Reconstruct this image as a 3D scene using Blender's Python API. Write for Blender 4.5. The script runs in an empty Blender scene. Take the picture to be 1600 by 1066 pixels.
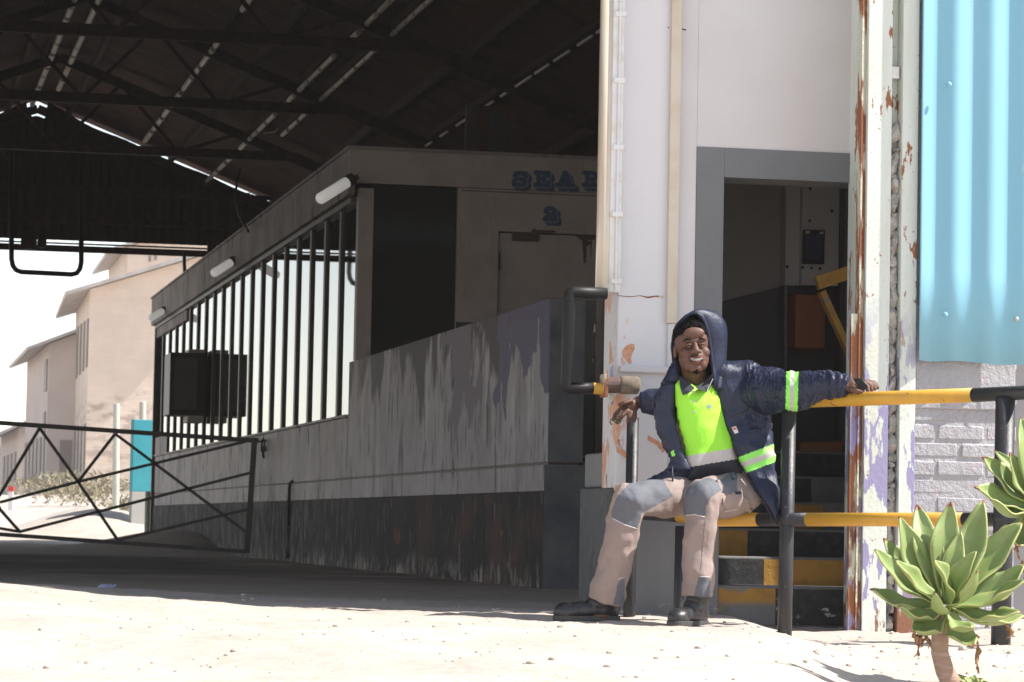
import bpy, bmesh, math, random
import numpy as np
from mathutils import Vector, Matrix, noise

sc = bpy.context.scene
col = sc.collection
PI = math.pi
rnd = random.Random(7)

# ---------------------------------------------------------------- camera
FPX = 4800.0                       # focal length in photo pixels (photo 1600 wide)
PITCH, ROLL, CAMZ = math.radians(3.5), math.radians(1.1), 0.43
CF = Vector((0, math.cos(PITCH), math.sin(PITCH)))
r0 = Vector((1, 0, 0)); u0 = Vector((0, -math.sin(PITCH), math.cos(PITCH)))
CR = r0 * math.cos(ROLL) + u0 * math.sin(ROLL)
CU = u0 * math.cos(ROLL) - r0 * math.sin(ROLL)
CC = Vector((0, 0, CAMZ))
cam = bpy.data.cameras.new('camera'); camo = bpy.data.objects.new('camera', cam); col.objects.link(camo)
m = Matrix((CR, CU, -CF)).transposed().to_4x4(); m.translation = CC
camo.matrix_world = m
cam.sensor_width = 36; cam.lens = FPX / 1600 * 36
cam.clip_start = 0.5; cam.clip_end = 2000
cam.dof.use_dof = True; cam.dof.focus_distance = 13.2; cam.dof.aperture_fstop = 14
sc.camera = camo

# ---------------------------------------------------------------- world, sun, exposure
SUNH = Vector((-0.995, 0.095, 0)).normalized()       # horizontal travel of the light
EL = math.radians(50)
w = bpy.data.worlds.new('World'); sc.world = w; w.use_nodes = True
nt = w.node_tree; nt.nodes.clear()
sk = nt.nodes.new('ShaderNodeTexSky'); sk.sky_type = 'NISHITA'; sk.sun_disc = False
sk.sun_elevation = EL; sk.sun_rotation = math.atan2(-SUNH.x, -SUNH.y)
sk.dust_density = 0.2; sk.air_density = 1.0; sk.ozone_density = 1.0
bg = nt.nodes.new('ShaderNodeBackground'); bg.inputs['Strength'].default_value = 0.15
wo = nt.nodes.new('ShaderNodeOutputWorld')
wm = nt.nodes.new('ShaderNodeMix'); wm.data_type = 'RGBA'; wm.blend_type = 'MULTIPLY'; wm.inputs[0].default_value = 1
wm.inputs[7].default_value = (1.03, .99, .97, 1)        # warm dusty air
bw_ = nt.nodes.new('ShaderNodeRGBToBW'); ds = nt.nodes.new('ShaderNodeMix'); ds.data_type = 'RGBA'; ds.inputs[0].default_value = .5
nt.links.new(sk.outputs[0], bw_.inputs[0]); nt.links.new(sk.outputs[0], ds.inputs[6]); nt.links.new(bw_.outputs[0], ds.inputs[7])
nt.links.new(ds.outputs[2], wm.inputs[6]); nt.links.new(wm.outputs[2], bg.inputs[0]); nt.links.new(bg.outputs[0], wo.inputs[0])
sun = bpy.data.lights.new('sun', 'SUN'); sun.energy = 4.6; sun.angle = math.radians(0.53)
sun.color = (1.0, 0.955, 0.90)
suno = bpy.data.objects.new('sun', sun); col.objects.link(suno)
Ldir = Vector((SUNH.x * math.cos(EL), SUNH.y * math.cos(EL), -math.sin(EL)))
suno.rotation_euler = Ldir.to_track_quat('-Z', 'Y').to_euler(); suno.location = (5, -3, 12)
sc.view_settings.view_transform = 'Standard'; sc.view_settings.look = 'None'
sc.view_settings.gamma = 1; sc.view_settings.use_curve_mapping = False
sc.view_settings.exposure = 0.98
sc.cycles.max_bounces = 8; sc.cycles.diffuse_bounces = 4; sc.cycles.glossy_bounces = 4

# ---------------------------------------------------------------- coordinates
def ray(px, py):
    return (CF + CR * ((px - 800) / FPX) + CU * ((533 - py) / FPX))
def at(px, py, Y):
    d = ray(px, py); return CC + d * (Y / d.y)
AX = math.radians(11.8)
U = Vector((-math.sin(AX), math.cos(AX), 0))     # along the shed, away from the photographer
V = Vector((math.cos(AX), math.sin(AX), 0))      # across the shed, to the right
P0 = at(851, 918, 20.0); PW = at(959, 965, 13.7)
b0 = (P0 - PW).dot(U)
O = P0 - U * b0; O.z = 0
def B(a, b, z): return O + V * a + U * b + Vector((0, 0, z))
def onb(px, py, b):                                # pixel ray meets a wall across the shed
    d = ray(px, py); t = ((O + U * b) - CC).dot(U) / d.dot(U); p = CC + d * t
    return (p - O).dot(V), p.z
def ona(px, py, a):                                # pixel ray meets a wall along the shed
    d = ray(px, py); t = ((O + V * a) - CC).dot(V) / d.dot(V); p = CC + d * t
    return (p - O).dot(U), p.z
BP = b0                       # near end of the parapet
BC = BP + 8.17                # front of the cabin
BF = BP + 27.9                # far end of the cabin
BG = BP + 30.9                # far gable of the shed

# ---------------------------------------------------------------- mesh helpers
class MB:
    def __init__(s): s.v = []; s.f = []; s.m = []
    def add(s, v, f, mi=0):
        n = len(s.v); s.v += [Vector(p) for p in v]; s.f += [tuple(i + n for i in q) for q in f]; s.m += [mi] * len(f)
        return s
    def hexa(s, p, mi=0):      # p: 8 points, bottom 4 ccw then top 4
        return s.add(p, [(3, 2, 1, 0), (4, 5, 6, 7), (0, 1, 5, 4), (1, 2, 6, 5), (2, 3, 7, 6), (3, 0, 4, 7)], mi)
    def box(s, x0, x1, y0, y1, z0, z1, mi=0):
        return s.hexa([(x0, y0, z0), (x1, y0, z0), (x1, y1, z0), (x0, y1, z0), (x0, y0, z1), (x1, y0, z1), (x1, y1, z1), (x0, y1, z1)], mi)
    def bbox(s, a0, a1, b0_, b1_, z0, z1, mi=0):
        return s.hexa([B(a0, b0_, z0), B(a1, b0_, z0), B(a1, b1_, z0), B(a0, b1_, z0), B(a0, b0_, z1), B(a1, b0_, z1), B(a1, b1_, z1), B(a0, b1_, z1)], mi)
    def bar(s, p, q, w_, h, up=Vector((0, 0, 1)), mi=0):
        p = Vector(p); q = Vector(q); d = (q - p).normalized(); x = d.cross(up)
        if x.length < 1e-4: x = d.cross(Vector((0, 1, 0)))
        x.normalize(); y = x.cross(d); x = x * w_ / 2; y = y * h / 2
        return s.hexa([p - x - y, p + x - y, q + x - y, q - x - y, p - x + y, p + x + y, q + x + y, q - x + y], mi)
    def tube(s, pts, r, n=12, mi=0, caps=True):
        pts = [Vector(p) for p in pts]; k = len(pts)
        rr = r if isinstance(r, (list, tuple)) else [r] * k
        vs = []; fs = []; ref = None
        for i, p in enumerate(pts):
            d = (pts[min(i + 1, k - 1)] - pts[max(i - 1, 0)])
            d = d.normalized() if d.length > 1e-9 else Vector((0, 0, 1))
            if ref is None:
                ref = d.cross(Vector((0, 0, 1)))
                if ref.length < .05: ref = d.cross(Vector((0, 1, 0)))
            x = (ref - d * ref.dot(d)).normalized(); y = d.cross(x); ref = x
            for j in range(n):
                t = 2 * PI * j / n; vs.append(p + x * (math.cos(t) * rr[i]) + y * (math.sin(t) * rr[i]))
        for i in range(k - 1):
            for j in range(n):
                a = i * n + j; b = i * n + (j + 1) % n; fs.append((a, b, b + n, a + n))
        if caps: fs.append(tuple(reversed(range(n)))); fs.append(tuple(range((k - 1) * n, k * n)))
        return s.add(vs, fs, mi)
    def ell(s, c, r, R=None, nu=20, nv=12, mi=0):
        c = Vector(c); R = R or Matrix.Identity(3); vs = [c + R @ Vector((0, 0, r[2]))]; fs = []
        for i in range(1, nv):
            th = PI * i / nv
            for j in range(nu):
                ph = 2 * PI * j / nu
                vs.append(c + R @ Vector((r[0] * math.sin(th) * math.cos(ph), r[1] * math.sin(th) * math.sin(ph), r[2] * math.cos(th))))
        vs.append(c + R @ Vector((0, 0, -r[2])))
        for j in range(nu): fs.append((0, 1 + j, 1 + (j + 1) % nu))
        for i in range(nv - 2):
            for j in range(nu):
                a = 1 + i * nu + j; b = 1 + i * nu + (j + 1) % nu; fs.append((a, a + nu, b + nu, b))
        l = len(vs) - 1
        for j in range(nu): fs.append((l, l - nu + (j + 1) % nu, l - nu + j))
        return s.add(vs, fs, mi)
    def cone(s, p, q, r1, r2, n=16, mi=0):     # round-ended tapered limb
        p = Vector(p); q = Vector(q); d = q - p; L = d.length; d.normalize()
        pts = []; rs = []
        for i in range(4, 0, -1): t = i / 4 * PI / 2 * .97; pts.append(p - d * r1 * math.sin(t)); rs.append(r1 * math.cos(t))
        for i in range(5): t = i / 4; pts.append(p + d * L * t); rs.append(r1 + (r2 - r1) * t)
        for i in range(1, 5): t = i / 4 * PI / 2 * .97; pts.append(q + d * r2 * math.sin(t)); rs.append(r2 * math.cos(t))
        return s.tube(pts, rs, n, mi)
    def prism(s, poly, vec, mi=0):             # flat polygon pushed along vec
        poly = [Vector(p) for p in poly]; vec = Vector(vec); n = len(poly)
        return s.add(poly + [p + vec for p in poly], [tuple(range(n)), tuple(reversed(range(n, 2 * n)))] + [(i, i + n, (i + 1) % n + n, (i + 1) % n) for i in range(n)], mi)

def me_from(name, mb, mats, org, smooth):
    me = bpy.data.meshes.new(name)
    me.from_pydata([tuple(p - org) for p in mb.v], [], mb.f)
    for m_ in (mats if isinstance(mats, (list, tuple)) else [mats]): me.materials.append(m_)
    if any(mb.m): me.polygons.foreach_set('material_index', mb.m)
    if smooth: me.polygons.foreach_set('use_smooth', [True] * len(me.polygons))
    me.update(); return me
def fixn(me):
    bm = bmesh.new(); bm.from_mesh(me); bmesh.ops.recalc_face_normals(bm, faces=bm.faces); bm.to_mesh(me); bm.free()
def root_loc(o):
    p = Vector(o.location)
    while o.parent: o = o.parent; p += Vector(o.location)
    return p
def bev(o, wdt=.006, seg=2, ang=40):
    md = o.modifiers.new('bevel', 'BEVEL'); md.width = wdt; md.segments = seg; md.limit_method = 'ANGLE'; md.angle_limit = math.radians(ang)
    return o
def part(name, mb, mats, parent=None, smooth=False, label=None, bevel=None, fix=True, kind=None):
    org = root_loc(parent) if parent else Vector((0, 0, 0))
    me = me_from(name, mb, mats, org, smooth)
    if fix: fixn(me)
    o = bpy.data.objects.new(name, me); col.objects.link(o); o.parent = parent
    if label: o['label'] = label
    if kind: o['kind'] = kind
    if bevel: bev(o, bevel)
    return o
def thing(name, label, cat, loc, group=None):
    o = bpy.data.objects.new(name, None); col.objects.link(o); o.location = loc; o.empty_display_size = .2
    o['label'] = label; o['category'] = cat
    if group: o['group'] = group
    return o
def solo(name, mb, mats, label, cat, group=None, smooth=False, bevel=None, kind=None):   # a thing that is one mesh
    org = sum(mb.v, Vector((0, 0, 0))) / len(mb.v); org.z = min(p.z for p in mb.v)
    me = me_from(name, mb, mats, org, smooth); fixn(me)
    o = bpy.data.objects.new(name, me); col.objects.link(o); o.location = org
    if label: o['label'] = label
    if cat: o['category'] = cat
    if group: o['group'] = group
    if kind: o['kind'] = kind
    if bevel: bev(o, bevel)
    return o

# ---------------------------------------------------------------- materials
def axis_mask(L, N, vec, lo, hi, wob=0.0):
    """0..1 ramp of the world position along vec; optional noise wobble"""
    g = N.new('ShaderNodeNewGeometry'); d = N.new('ShaderNodeVectorMath'); d.operation = 'DOT_PRODUCT'
    L.new(g.outputs['Position'], d.inputs[0]); d.inputs[1].default_value = vec
    src = d.outputs['Value']
    if wob:
        n = N.new('ShaderNodeTexNoise'); n.inputs['Scale'].default_value = 3.0; n.inputs['Detail'].default_value = 6
        mp_ = N.new('ShaderNodeMapping'); mp_.inputs['Scale'].default_value = (.8, .8, .42) if abs(vec[2]) > .9 else (1, 1, 1); L.new(g.outputs['Position'], mp_.inputs[0]); L.new(mp_.outputs[0], n.inputs['Vector'])
        ma = N.new('ShaderNodeMath'); ma.operation = 'MULTIPLY_ADD'; L.new(n.outputs[0], ma.inputs[0]); ma.inputs[1].default_value = wob * 2; ma.inputs[2].default_value = -wob
        ad = N.new('ShaderNodeMath'); ad.operation = 'ADD'; L.new(src, ad.inputs[0]); L.new(ma.outputs[0], ad.inputs[1]); src = ad.outputs[0]
    mr = N.new('ShaderNodeMapRange'); mr.interpolation_type = 'SMOOTHSTEP'
    L.new(src, mr.inputs[0]); mr.inputs[1].default_value = min(lo, hi); mr.inputs[2].default_value = max(lo, hi)
    if lo > hi: mr.inputs[3].default_value = 1; mr.inputs[4].default_value = 0
    return mr.outputs[0]
def mat(name, c, rough=.75, metal=0.0, layers=(), bumps=(), spec=.5, coat=0, sss=0):
    """layers: (colour, scale or (sx,sy,sz), lo, hi, [masks (vec,lo,hi,wobble)], roughness or None)"""
    M_ = bpy.data.materials.new(name); M_.use_nodes = True; t = M_.node_tree; N = t.nodes; L = t.links
    bs = N['Principled BSDF']; bs.inputs['Roughness'].default_value = rough; bs.inputs['Metallic'].default_value = metal
    bs.inputs['Specular IOR Level'].default_value = spec; bs.inputs['Coat Weight'].default_value = coat
    if sss: bs.inputs['Subsurface Weight'].default_value = sss; bs.inputs['Subsurface Radius'].default_value = (.02, .008, .004); bs.inputs['Subsurface Scale'].default_value = .3
    g = N.new('ShaderNodeNewGeometry')
    def nz(scale, detail=8, rg=.62, off=0.0):
        mp = N.new('ShaderNodeMapping'); L.new(g.outputs['Position'], mp.inputs[0])
        s3 = scale if isinstance(scale, (tuple, list)) else (scale,) * 3
        mp.inputs['Scale'].default_value = s3; mp.inputs['Location'].default_value = (off, off * 1.7, off * .6)
        n = N.new('ShaderNodeTexNoise'); n.inputs['Scale'].default_value = 1; n.inputs['Detail'].default_value = detail; n.inputs['Roughness'].default_value = rg
        L.new(mp.outputs[0], n.inputs['Vector']); return n.outputs[0]
    rgb = N.new('ShaderNodeRGB'); rgb.outputs[0].default_value = (*c, 1); cur = rgb.outputs[0]
    rv = N.new('ShaderNodeValue'); rv.outputs[0].default_value = rough; rc = rv.outputs[0]
    for k, ly in enumerate(layers):
        c2, scl, lo, hi = ly[:4]; masks = ly[4] if len(ly) > 4 else (); r2 = ly[5] if len(ly) > 5 else None
        if scl is None: fac = None
        else:
            mr = N.new('ShaderNodeMapRange'); L.new(nz(scl, off=k * 3.7 + 1), mr.inputs[0])
            mr.inputs[1].default_value = min(lo, hi); mr.inputs[2].default_value = max(lo, hi)
            if lo > hi: mr.inputs[3].default_value = 1; mr.inputs[4].default_value = 0
            fac = mr.outputs[0]
        for mk in masks:
            o_ = axis_mask(L, N, *mk)
            if fac is None: fac = o_
            else:
                mu = N.new('ShaderNodeMath'); mu.operation = 'MULTIPLY'; L.new(fac, mu.inputs[0]); L.new(o_, mu.inputs[1]); fac = mu.outputs[0]
        mx = N.new('ShaderNodeMix'); mx.data_type = 'RGBA'; L.new(fac, mx.inputs[0]); L.new(cur, mx.inputs[6]); mx.inputs[7].default_value = (*c2, 1); cur = mx.outputs[2]
        if r2 is not None:
            m2 = N.new('ShaderNodeMix'); L.new(fac, m2.inputs[0]); L.new(rc, m2.inputs[2]); m2.inputs[3].default_value = r2; rc = m2.outputs[0]
    L.new(cur, bs.inputs['Base Color']); L.new(rc, bs.inputs['Roughness'])
    last = None
    for (scl, st, dist) in bumps:
        bp = N.new('ShaderNodeBump'); bp.inputs['Strength'].default_value = st; bp.inputs['Distance'].default_value = dist
        L.new(nz(scl), bp.inputs['Height'])
        if last: L.new(last, bp.inputs['Normal'])
        last = bp.outputs[0]
    if last: L.new(last, bs.inputs['Normal'])
    return M_
Ut, Vt = tuple(U), tuple(V)
def bm_(lo, hi, wob=0): k = O.dot(U); return (Ut, lo + k, hi + k, wob)      # mask along b
def am_(lo, hi, wob=0): k = O.dot(V); return (Vt, lo + k, hi + k, wob)      # mask along a
AL0 = onb(962, 600, 0)[0]
def zm_(lo, hi, wob=0): return ((0, 0, 1), lo, hi, wob)

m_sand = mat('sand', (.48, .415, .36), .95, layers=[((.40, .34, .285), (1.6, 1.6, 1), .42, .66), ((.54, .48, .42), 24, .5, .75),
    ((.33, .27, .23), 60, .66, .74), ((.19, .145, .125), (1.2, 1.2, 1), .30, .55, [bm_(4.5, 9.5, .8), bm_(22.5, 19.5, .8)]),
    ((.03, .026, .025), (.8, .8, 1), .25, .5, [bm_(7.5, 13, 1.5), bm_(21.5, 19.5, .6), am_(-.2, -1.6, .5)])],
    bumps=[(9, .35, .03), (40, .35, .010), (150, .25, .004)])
m_plaster = mat('weathered_grey_plaster_lit_end', (.42, .39, .415), .68, spec=.22, layers=[((.29, .265, .28), (.5, 1.3, 1.0), .38, .66), ((.58, .54, .55), (.5, 2.6, .9), .54, .72),
    ((.16, .14, .145), (1, 5, 1.1), .55, .70), ((.085, .075, .08), None, 0, 0, [zm_(1.60, 1.84, 1.3)]), ((.10, .09, .10), (1, 9, 2.0), .57, .66),
    ((.13, .11, .18), None, 0, 0, [zm_(1.36, 1.40, 1.3), bm_(BP + 1.75, BP + 1.60, 1.2)]), ((.19, .165, .20), None, 0, 0, [bm_(BP + 3.6, BP + 3.5, 1.0), bm_(BP + 2.5, BP + 2.6, 1.0), zm_(1.06, 1.10, 1.2)]),
    ((.56, .50, .48), (1, 2, 1.2), .38, .60, [bm_(BC - 2.5, BC + 5, 1.0)]), ((.06, .05, .05), (1, 4, 2.0), .60, .68, [bm_(BC - 2, BC + 3, 1.0)])],  # paler far end: light from the far opening painted into the colour
    bumps=[((2, 3, 2), .25, .02), ((14, 14, 14), .35, .01)])
m_tar = mat('black_bitumen_plinth', (.020, .018, .022), .75, spec=.2, layers=[((.30, .28, .275), (6, 9, 3.0), .60, .70), ((.16, .145, .14), (8, 16, 5), .62, .70), ((.075, .042, .040), (1, 1.2, 1.6), .50, .62, [bm_(BP + 9, BP + 2, 1.0)]),
    ((.40, .12, .05), (1, 2.2, 2.6), .64, .67, [bm_(BP + 8, BP + 1, 1.0)]), ((.34, .31, .29), (4, 7, 5), .48, .62, [zm_(.26, .04, .16)]),
    ((.17, .155, .15), (4, 6, 3), .46, .68, [bm_(BC - 3, BC + 3, 1.0)])], bumps=[((8, 14, 5), 1.0, .04), ((30, 40, 20), .6, .01)])  # last layer greys the far end in place of light from the far opening
m_fascia = mat('fascia_sheet', (.27, .25, .245), .7, spec=.25, layers=[((.13, .12, .12), (1, 1.4, 1.2), .45, .7), ((.46, .41, .39), (1, 2, 1), .38, .6, [bm_(BC + 6, BC + 14, 1)]),
    ((.045, .04, .04), (2, 4, 1.5), .58, .66)], bumps=[(30, .2, .006)])
m_cream_wall = mat('cream_cabin_wall', (.40, .355, .335), .6, layers=[((.33, .29, .27), 3, .4, .7), ((.29, .25, .23), (12, 12, 2), .6, .7)], bumps=[(40, .15, .004)])
m_bluegrey = mat('blue_grey_paint', (.16, .165, .175), .75, spec=.25, layers=[((.09, .10, .115), 4, .4, .7), ((.16, .16, .17), 40, .66, .72)], bumps=[(50, .25, .004)])
m_greypaint = mat('grey_wall_paint', (.165, .168, .175), .6, layers=[((.14, .143, .15), 3, .4, .7), ((.5, .5, .5), 26, .60, .64, [zm_(.16, .05, .05)]), ((.3, .3, .3), 90, .76, .78)], bumps=[(60, .25, .003)])
m_roughgrey = mat('rough_scraped_grey', (.10, .105, .11), .7, layers=[((.30, .30, .31), (55, 55, 9), .60, .68), ((.07, .07, .075), 5, .5, .7)], bumps=[((60, 60, 10), 1.0, .02)])
m_white = mat('white_wall_paint', (.64, .615, .615), .55, layers=[((.60, .555, .545), 1.7, .4, .7), ((.60, .52, .42), (4, 4, 2.0), .66, .80), ((.55, .18, .12), (3, 3, 120), .72, .735, [zm_(1.28, 1.46, .01), zm_(1.50, 1.47, .01)])], bumps=[(18, .2, .006), (90, .15, .002)])
m_peel = mat('white_paint_peeling_to_orange', (.66, .645, .655), .6, layers=[((.64, .33, .20), (5.5, 5.5, 2.4), .50, .515, [zm_(1.75, 1.35, .1), am_(AL0 + .075, AL0 + .01, .05)]),
    ((.36, .13, .06), (16, 16, 6), .61, .63, [zm_(1.5, .9, .2), am_(AL0 + .06, AL0 + .01, .05)]), ((.62, .36, .24), (7, 7, 3), .68, .69, [zm_(1.25, 1.0, .1)])], bumps=[(18, .3, .008), (60, .3, .003)])
m_batten = mat('cream_batten', (.62, .55, .45), .6, layers=[((.55, .45, .33), 6, .45, .7)], bumps=[(60, .2, .003)])
m_rustcol = mat('pale_green_paint_rusting', (.66, .70, .645), .5, layers=[((.58, .60, .50), (8, 8, 1.2), .45, .7), ((.30, .12, .055), (15, 15, 5), .605, .625, [zm_(.9, 1.6, .2)], .9),
    ((.36, .16, .08), 42, .665, .68, [], .9), ((.30, .27, .44), (17, 17, 4.5), .52, .53, [zm_(1.55, 1.0, .25)]), ((.24, .11, .065), (9, 9, 3), .50, .52, [zm_(.22, .10, .10)], .9)],
    bumps=[(60, .4, .006), ((17, 17, 4.5), .4, .004)])
m_rustedge = mat('heavily_rusted_flange', (.56, .56, .44), .6, layers=[((.27, .105, .05), (9, 9, 2.2), .47, .51, [], .92), ((.17, .075, .05), (12, 12, 3), .48, .56, [zm_(1.25, 1.0, .1)], .95), ((.28, .25, .40), (14, 14, 4), .56, .57, [zm_(1.2, .8, .1)])], bumps=[(50, .6, .01)])
m_rubble = mat('broken_concrete', (.50, .47, .43), .95, layers=[((.33, .31, .28), 20, .45, .65)], bumps=[(40, 1, .02)])
m_bluesheet = mat('sky_blue_painted_sheet', (.22, .47, .60), .55, layers=[((.21, .45, .56), (3, 3, .8), .4, .7), ((.28, .46, .56), (14, 14, .6), .55, .8), ((.5, .6, .62), (9, 9, 3), .72, .76)], bumps=[((6, 6, 1), .15, .01), (40, .1, .003)])
m_brick = mat('grey_painted_brick', (.44, .435, .455), .75, layers=[((.37, .365, .385), 4, .4, .7), ((.52, .415, .43), 18, .55, .7)], bumps=[(45, .8, .02), (140, .6, .006)])
m_mortar = mat('grey_painted_mortar', (.41, .405, .425), .85, bumps=[(45, .8, .02)])
def ypaint(n, c, r=.4): return mat(n, c, r, layers=[(tuple(x * .85 for x in c), 6, .45, .7), ((.25, .10, .04), 22, .66, .68, [], .9), ((.08, .06, .04), (40, 40, 10), .66, .70), (tuple(x * .7 + .05 for x in c), (9, 9, 3), .58, .72)], bumps=[(60, .25, .004)])
m_yellow = ypaint('yellow_rail_paint', (.62, .33, .035)); m_black = mat('black_gloss_paint', (.022, .022, .025), .46, layers=[((.07, .068, .07), (30, 30, 8), .62, .72), ((.16, .15, .14), 40, .66, .69), ((.16, .07, .04), 26, .68, .70, [], .9)], bumps=[(70, .4, .004)])
m_armblack = mat('black_arm_paint', (.009, .009, .010), .5, spec=.3)
m_ystep = mat('worn_yellow_step_paint', (.42, .22, .035), .7, layers=[((.19, .19, .185), (9, 9, 14), .57, .60), ((.33, .17, .03), 12, .5, .7), ((.17, .17, .17), 8, .35, .36, [zm_(.13, .09, .03)])], bumps=[(30, .5, .01)])
m_kstep = mat('worn_black_step_paint', (.028, .028, .03), .7, layers=[((.45, .43, .41), (12, 12, 18), .60, .62, [zm_(.16, .08, .03)]), ((.07, .068, .066), 20, .5, .7)], bumps=[(30, .5, .01)])
m_concrete = mat('grey_concrete', (.21, .205, .20), .9, layers=[((.15, .145, .14), 10, .4, .7)], bumps=[(30, .5, .01)])
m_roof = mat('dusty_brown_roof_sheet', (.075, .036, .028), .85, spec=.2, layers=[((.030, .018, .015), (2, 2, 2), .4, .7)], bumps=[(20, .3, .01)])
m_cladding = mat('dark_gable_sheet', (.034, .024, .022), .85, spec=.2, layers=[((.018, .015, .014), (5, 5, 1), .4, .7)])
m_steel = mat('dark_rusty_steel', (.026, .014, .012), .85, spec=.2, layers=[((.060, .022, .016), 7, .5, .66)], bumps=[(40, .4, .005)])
m_strip = mat('pale_glint_and_cable', (.52, .47, .40), .5, layers=[((.5, .46, .38), 5, .5, .7)])  # roof light glints put into a pale paint; the pale cables share it
m_mull = mat('dark_brown_mullion', (.035, .028, .026), .5, layers=[((.06, .05, .045), (10, 10, 2), .5, .7)])
m_glass = mat('dark_window_film', (.012, .012, .013), .02, spec=1.0)
m_gate = mat('black_gate_steel', (.020, .018, .018), .5, layers=[((.05, .035, .03), 30, .6, .7)])
m_tube = mat('yellowed_lamp_cover', (.66, .60, .50), .22, layers=[((.52, .42, .30), (8, 8, .6), .42, .62)], coat=.4)
m_tubew = mat('white_lamp_body', (.72, .71, .70), .4, layers=[((.6, .56, .5), 12, .5, .7)])
m_lampcap = mat('dark_lamp_end_cap', (.05, .04, .038), .5)
m_glassw = mat('lamp_diffuser', (.78, .80, .78), .25, coat=.5)
m_glassw.node_tree.nodes['Principled BSDF'].inputs['Emission Color'].default_value = (1, .97, .92, 1); m_glassw.node_tree.nodes['Principled BSDF'].inputs['Emission Strength'].default_value = .16
m_bldg = mat('beige_distant_render', (.72, .60, .50), .9, layers=[((.62, .51, .42), .5, .4, .65), ((.44, .35, .29), (.9, .9, 2.2), .50, .60, [zm_(5.6, 5.0, 1.2)])], bumps=[((.8, .8, 3), .6, .12)])
m_bldg2 = mat('grey_beige_distant_render', (.56, .48, .43), .9, layers=[((.50, .42, .38), .5, .4, .65)])
m_bwin = mat('dusty_dark_window', (.22, .18, .16), .6)
m_broof = mat('pale_sheet_roof', (.48, .45, .43), .6, layers=[((.38, .35, .33), 2, .45, .6)])
m_teal = mat('teal_board', (.04, .32, .39), .6, layers=[((.035, .28, .34), 4, .4, .7)])
m_bgrey = mat('grey_board_base', (.36, .36, .355), .8)
m_pole = mat('pale_timber_pole', (.52, .52, .45), .8, layers=[((.42, .41, .35), (20, 20, 2), .45, .65)])
m_bush = mat('dry_scrub', (.20, .18, .11), .9, layers=[((.30, .26, .18), 5, .45, .6)])
m_blue_letter = mat('blue_signwriting', (.035, .075, .16), .6)
m_pale_letter = mat('pale_signwriting_outline', (.30, .31, .34), .6)
m_grime = mat('brown_grime', (.07, .042, .036), .6)
m_intw = mat('interior_upper_wall', (.28, .26, .26), .7, layers=[((.24, .22, .22), 3, .4, .7)])
m_intd = mat('interior_dark_dado', (.050, .050, .056), .55, bumps=[(40, .1, .003)])
m_intp = mat('interior_white_panel', (.46, .45, .46), .5, layers=[((.10, .09, .08), 60, .70, .72)])
m_orange = mat('orange_box_paint', (.28, .085, .03), .6)
m_screen = mat('tablet_screen', (.035, .035, .085), .1)
m_blackp = mat('black_plastic', (.008, .008, .009), .45, spec=.25)
m_metal = mat('galvanised_steel', (.45, .45, .44), .4, .8)
# ---------------------------------------------------------------- ground
def sstep(x, a, b):
    t = min(max((x - a) / (b - a), 0), 1); return t * t * (3 - 2 * t)
def gz(x, y):
    p = Vector((x, y, 0)) - O; a = p.dot(V); b = p.dot(U)
    z = .06
    z -= .062 * sstep(x, .95, 1.25) * sstep(y, 15.5, 13.6)
    z += .05 * sstep(x, 1.75, 2.3) * sstep(y, 11.8, 12.9)
    z -= .13 * sstep(x, .6, 1.5) * sstep(y, 12.0, 10.2)
    z -= .07 * sstep(y, 11.0, 8.5)
    z += .10 * sstep(x, -.6, -3.0) * sstep(y, 17.5, 13.5) * sstep(y, 9.5, 12.5)
    n = noise.noise(Vector((x * .9, y * .9, 1))) * .022 + noise.noise(Vector((x * 3.1, y * 3.1, 4))) * .012
    n += noise.noise(Vector((x * 9, y * 9, 7))) * .007 + noise.noise(Vector((x * 22, y * 22, 9))) * .004
    for rc_ in (13.9, 12.6): n -= .016 * math.exp(-((y + .10 * x - rc_ + .5) / .10) ** 2) * (.6 + .8 * noise.noise(Vector((x * 1.3, rc_, 0))))
    n += .012 * max(0, noise.noise(Vector((x * 14, y * 14, 3))) - .25)
    ins = sstep(b, 1, 4) * sstep(b, 32, 29)
    z += n * (1 - .75 * ins) - .012 * ins
    z += 1.15 * sstep(y, 56, 100)
    d3 = math.exp(-(((x + 4.4) / 1.1) ** 2 + ((y - 41) / 3.0) ** 2)); z += .28 * d3 * (1 + .03 * math.sin(y * 14 + x * 5))
    if y > 44:
        d = math.exp(-(((x + 7.3) / 1.5) ** 2 + ((y - 54.5) / 1.7) ** 2)); z += .62 * d + .014 * math.sin(y * 9 + x * 3) * d
        z += .25 * noise.noise(Vector((x * .2, y * .12, 2))) * sstep(y, 56, 70)
    return z
def axis_pts(segs):
    out = []
    for a, b, s in segs:
        n = max(1, round((b - a) / s)); out += [a + (b - a) * i / n for i in range(n)]
    out.append(segs[-1][1]); return out
gx = axis_pts([(-700, -60, 40), (-60, -16, 4), (-16, -4, .4), (-4, 3.4, .042), (3.4, 8, .3), (8, 60, 5), (60, 700, 40)])
gy = axis_pts([(-60, 0, 6), (0, 6.5, .5), (6.5, 17, .045), (17, 50, .35), (50, 64, .12), (64, 130, 1.0), (130, 200, 10), (200, 1400, 60)])
gm = MB(); nx = len(gx)
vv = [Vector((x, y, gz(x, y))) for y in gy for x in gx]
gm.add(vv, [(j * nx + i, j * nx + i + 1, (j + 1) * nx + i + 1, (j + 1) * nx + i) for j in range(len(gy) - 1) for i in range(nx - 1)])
go = part('ground', gm, m_sand, smooth=True, fix=False); go['kind'] = 'structure'

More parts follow.
